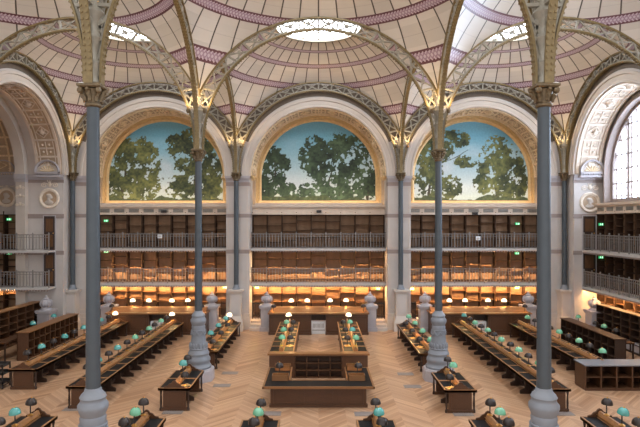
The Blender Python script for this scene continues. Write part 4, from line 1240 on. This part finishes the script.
# ------------------------------------------------------------------ low bookcases and side furniture
def low_bookcase(label, p, L, h, d, rz, cols, rows, wood='wood', top='wood_lit', group='low bookcases'):
    """runs along local +u, open face toward -depth"""
    t = thing('low_bookcase', label, 'bookcase', p, rz, group)
    c = MB(); c.box(0, L, d - 0.03, d, 0.08, h - 0.04); c.box(0.02, L - 0.02, 0.03, d, 0, 0.09)
    for k in range(cols + 1):
        u = L * k / cols; c.box(max(0, u - 0.025), min(L, u + 0.025), 0.0, d, 0.05, h - 0.04)
    c.build('carcass', wood, t)
    for q in range(rows):
        z = 0.08 + (h - 0.14) * q / rows
        for k in range(cols):
            MB().box(L * k / cols + 0.026, L * (k + 1) / cols - 0.026, 0.015, d - 0.03, z, z + 0.03).build('shelf', wood, t)
    MB().box(-0.04, L + 0.04, -0.04, d + 0.02, h - 0.04, h).build('top', top, t)
    return t
# facing +x : rz = +90deg => u -> +Y, depth -> -X
low_bookcase('low oak bookcase beside the outermost table on the windowless side', (-13.55, 24.3, 0), 5.0, 1.35, 0.55, PI / 2, 10, 3)
low_bookcase('tall open bookcase along the recess floor opposite the window', (-16.0, 23.0, 0), 7.0, 1.95, 0.45, PI / 2, 9, 5, 'wood', 'wood_lit')
# facing -x : rz = -90deg => u -> -Y, depth -> +X
low_bookcase('low oak bookcase beside the outermost table on the window side', (13.05, 28.0, 0), 5.1, 1.35, 0.5, -PI / 2, 9, 3, 'wood_dark', 'wood')
low_bookcase('tall dark bookcase along the foot of the window wall', (15.5, 29.0, 0), 7.0, 1.95, 0.4, -PI / 2, 9, 5, 'wood_dark', 'wood_dark')
low_bookcase('low oak counter case with top greyed by window light and open shelves facing the camera', (10.25, 19.95, 0), 3.6, 1.0, 0.85, 0, 6, 2, 'wood', 'reflect_grey')
# side desks that carry lamps behind the low bookcases
def side_desk(label, x, y0, y1, lamps, nm):
    t = thing('side_desk', label, 'desk', (x, y0, 0), 0, 'narrow side desks')
    L = y1 - y0
    MB().box(-0.3, 0.3, 0, L, 0.86, 0.92).build('desktop', 'wood', t)
    for u in (-0.25, 0.25):
        for y in (0.05, L - 0.05): MB().box(u - 0.03, u + 0.03, y - 0.03, y + 0.03, 0, 0.86).build('leg', 'wood_dark', t)
    for k, (kind, y) in enumerate(lamps):
        lamp(kind, (x, y, 0.92), '%s from near end of narrow desk %s' % (ORD[k], nm), 'lamps on the narrow side desks')
side_desk('narrow desk behind the low bookcase on the window side', 14.3, 24.0, 29.0, [(D_, 25.0), (G, 26.0), (D_, 26.8), (G, 28.6)], 'on the window side')
side_desk('narrow desk behind the low bookcase on the windowless side', -14.75, 24.0, 29.2, [(T, 26.8), (T, 28.9)], 'on the windowless side')
# dark trolley at the picture edge
t = thing('book_trolley', 'dark metal book trolley with wheels beside the outermost table opposite window', 'trolley', (-12.75, 20.4, 0))
b = MB()
for x in (-0.55, 0.5):
    for y in (-0.25, 0.25): b.box(x - 0.02, x + 0.02, y - 0.02, y + 0.02, 0.1, 0.95)
for z in (0.12, 0.93):
    for y in (-0.25, 0.25): b.box(-0.57, 0.52, y - 0.015, y + 0.015, z, z + 0.03)
    for x in (-0.55, 0.5): b.box(x - 0.015, x + 0.015, -0.25, 0.25, z, z + 0.03)
b.build('frame', 'dark', t)
for z in (0.2, 0.55, 0.85):
    m = MB(); m.box(-0.57, 0.52, -0.27, 0.27, z, z + 0.02); m.box(-0.57, 0.52, -0.27, -0.25, z, z + 0.1); m.box(-0.57, 0.52, 0.25, 0.27, z, z + 0.1); m.build('tray', 'dark', t)
for x in (-0.55, 0.5):
    for y in (-0.25, 0.25): MB().ball((x, y, 0.05), 0.05, 8, 6, (1, 0.5, 1)).build('wheel', 'shade_dark', t)

# ------------------------------------------------------------------ floor grates
gm1 = MB().box(-0.34, 0.34, -0.2, 0.2, 0.0, 0.008)
gm2 = MB()
for k in range(12): gm2.box(-0.31 + k * 0.055, -0.285 + k * 0.055, -0.17, 0.17, 0.008, 0.016)
GA, GB = gm1.mesh('plate', M['grille']), gm2.mesh('grille_bar', M['taupe'])
for (px, py, lab) in ((230, 373, 'beside the middle column plinth opposite the window'), (222, 385.5, 'before the middle column plinth opposite the window'), (173, 412, 'in front of the short table opposite the window'),
                      (271, 413.6, 'in front of the issue desk, windowless side'), (364.5, 414, 'in front of the issue desk, window side'), (405.5, 374, 'beside the middle column plinth on the window side'),
                      (412.5, 386.5, 'before the middle column plinth on the window side'), (463, 414, 'in front of the short table on the window side'), (563, 413.5, 'by the near end of the long table on window side'), (74, 409, 'by the near end of the long table, windowless side')):
    Y = 3354.0 / (py - 223); p = ((px - 318.5) * Y / 520, Y, 0.0)
    t = thing('floor_grate', 'grey metal floor grate %s' % lab, 'grate', p, 0, 'floor heating grates')
    link('plate', GA, t); link('grille_bar', GB, t)

# ------------------------------------------------------------------ uplights at the arch springings
UB = MB().lathe([(0.05, -0.14), (0.08, -0.1), (0.085, 0.0), (0.07, 0.0)], seg=10).mesh('housing', M['capital'], True)
UL = MB().lathe([(0.0, 0.002), (0.07, 0.002)], seg=10, cap=False).mesh('lens', M['uplight'])
def uplight(p, label):
    t = thing('uplight', label, 'light', p, 0, 'uplights at the arch springings')
    link('housing', UB, t); link('lens', UL, t)
    l = bpy.data.lights.new('lamp_glow', 'SPOT'); l.energy = UPW; l.color = (1.0, 0.72, 0.38); l.spot_size = 2.4; l.spot_blend = 0.6; l.shadow_soft_size = 0.05
    o = bpy.data.objects.new('lamp_glow', l); COL.objects.link(o); o.parent = t; o.location = (0, 0, 0.03); o.rotation_euler = (PI, 0, 0)
UPW = 42
cn = {0: 'corner column by the roundels', 1: 'column opposite the window side', 2: 'column on the window side', 3: 'corner column by the window'}
for i in range(4):
    for j in (1, 2):
        if i in (0, 3) and j == 1: continue
        for sx in (-1, 1):
            for sy in (-1, 1):
                if j == 2 and sy > 0: continue
                if (i == 0 and sx < 0) or (i == 3 and sx > 0): continue
                uplight((COLX[i] + sx * 0.34, ROWY[j] + sy * 0.34, 11.05), 'warm uplight on %s %s, %s flank%s' % ('middle' if j == 1 else 'far', cn[i], 'window-side' if sx > 0 else 'windowless-side', ', front' if sy < 0 else ', rear'))

# ------------------------------------------------------------------ world, camera, render look
w = bpy.data.worlds.new('World'); S.world = w; w.use_nodes = True
bg = w.node_tree.nodes['Background']; bg.inputs[0].default_value = (0.94, 0.96, 1.0, 1); bg.inputs[1].default_value = 0.8
cd = bpy.data.cameras.new('camera'); co = bpy.data.objects.new('camera', cd); COL.objects.link(co)
co.location = CAM; co.rotation_euler = (PI / 2, 0, 0)
cd.sensor_width = 36; cd.lens = 36 * 520 / 640; cd.shift_x = 1.5 / 640; cd.shift_y = 9.5 / 640; cd.clip_start = 0.1; cd.clip_end = 200
S.camera = co
S.view_settings.view_transform = 'Standard'; S.view_settings.look = 'None'; S.view_settings.gamma = 1.0
S.view_settings.use_curve_mapping = False
S.view_settings.exposure = 0.95
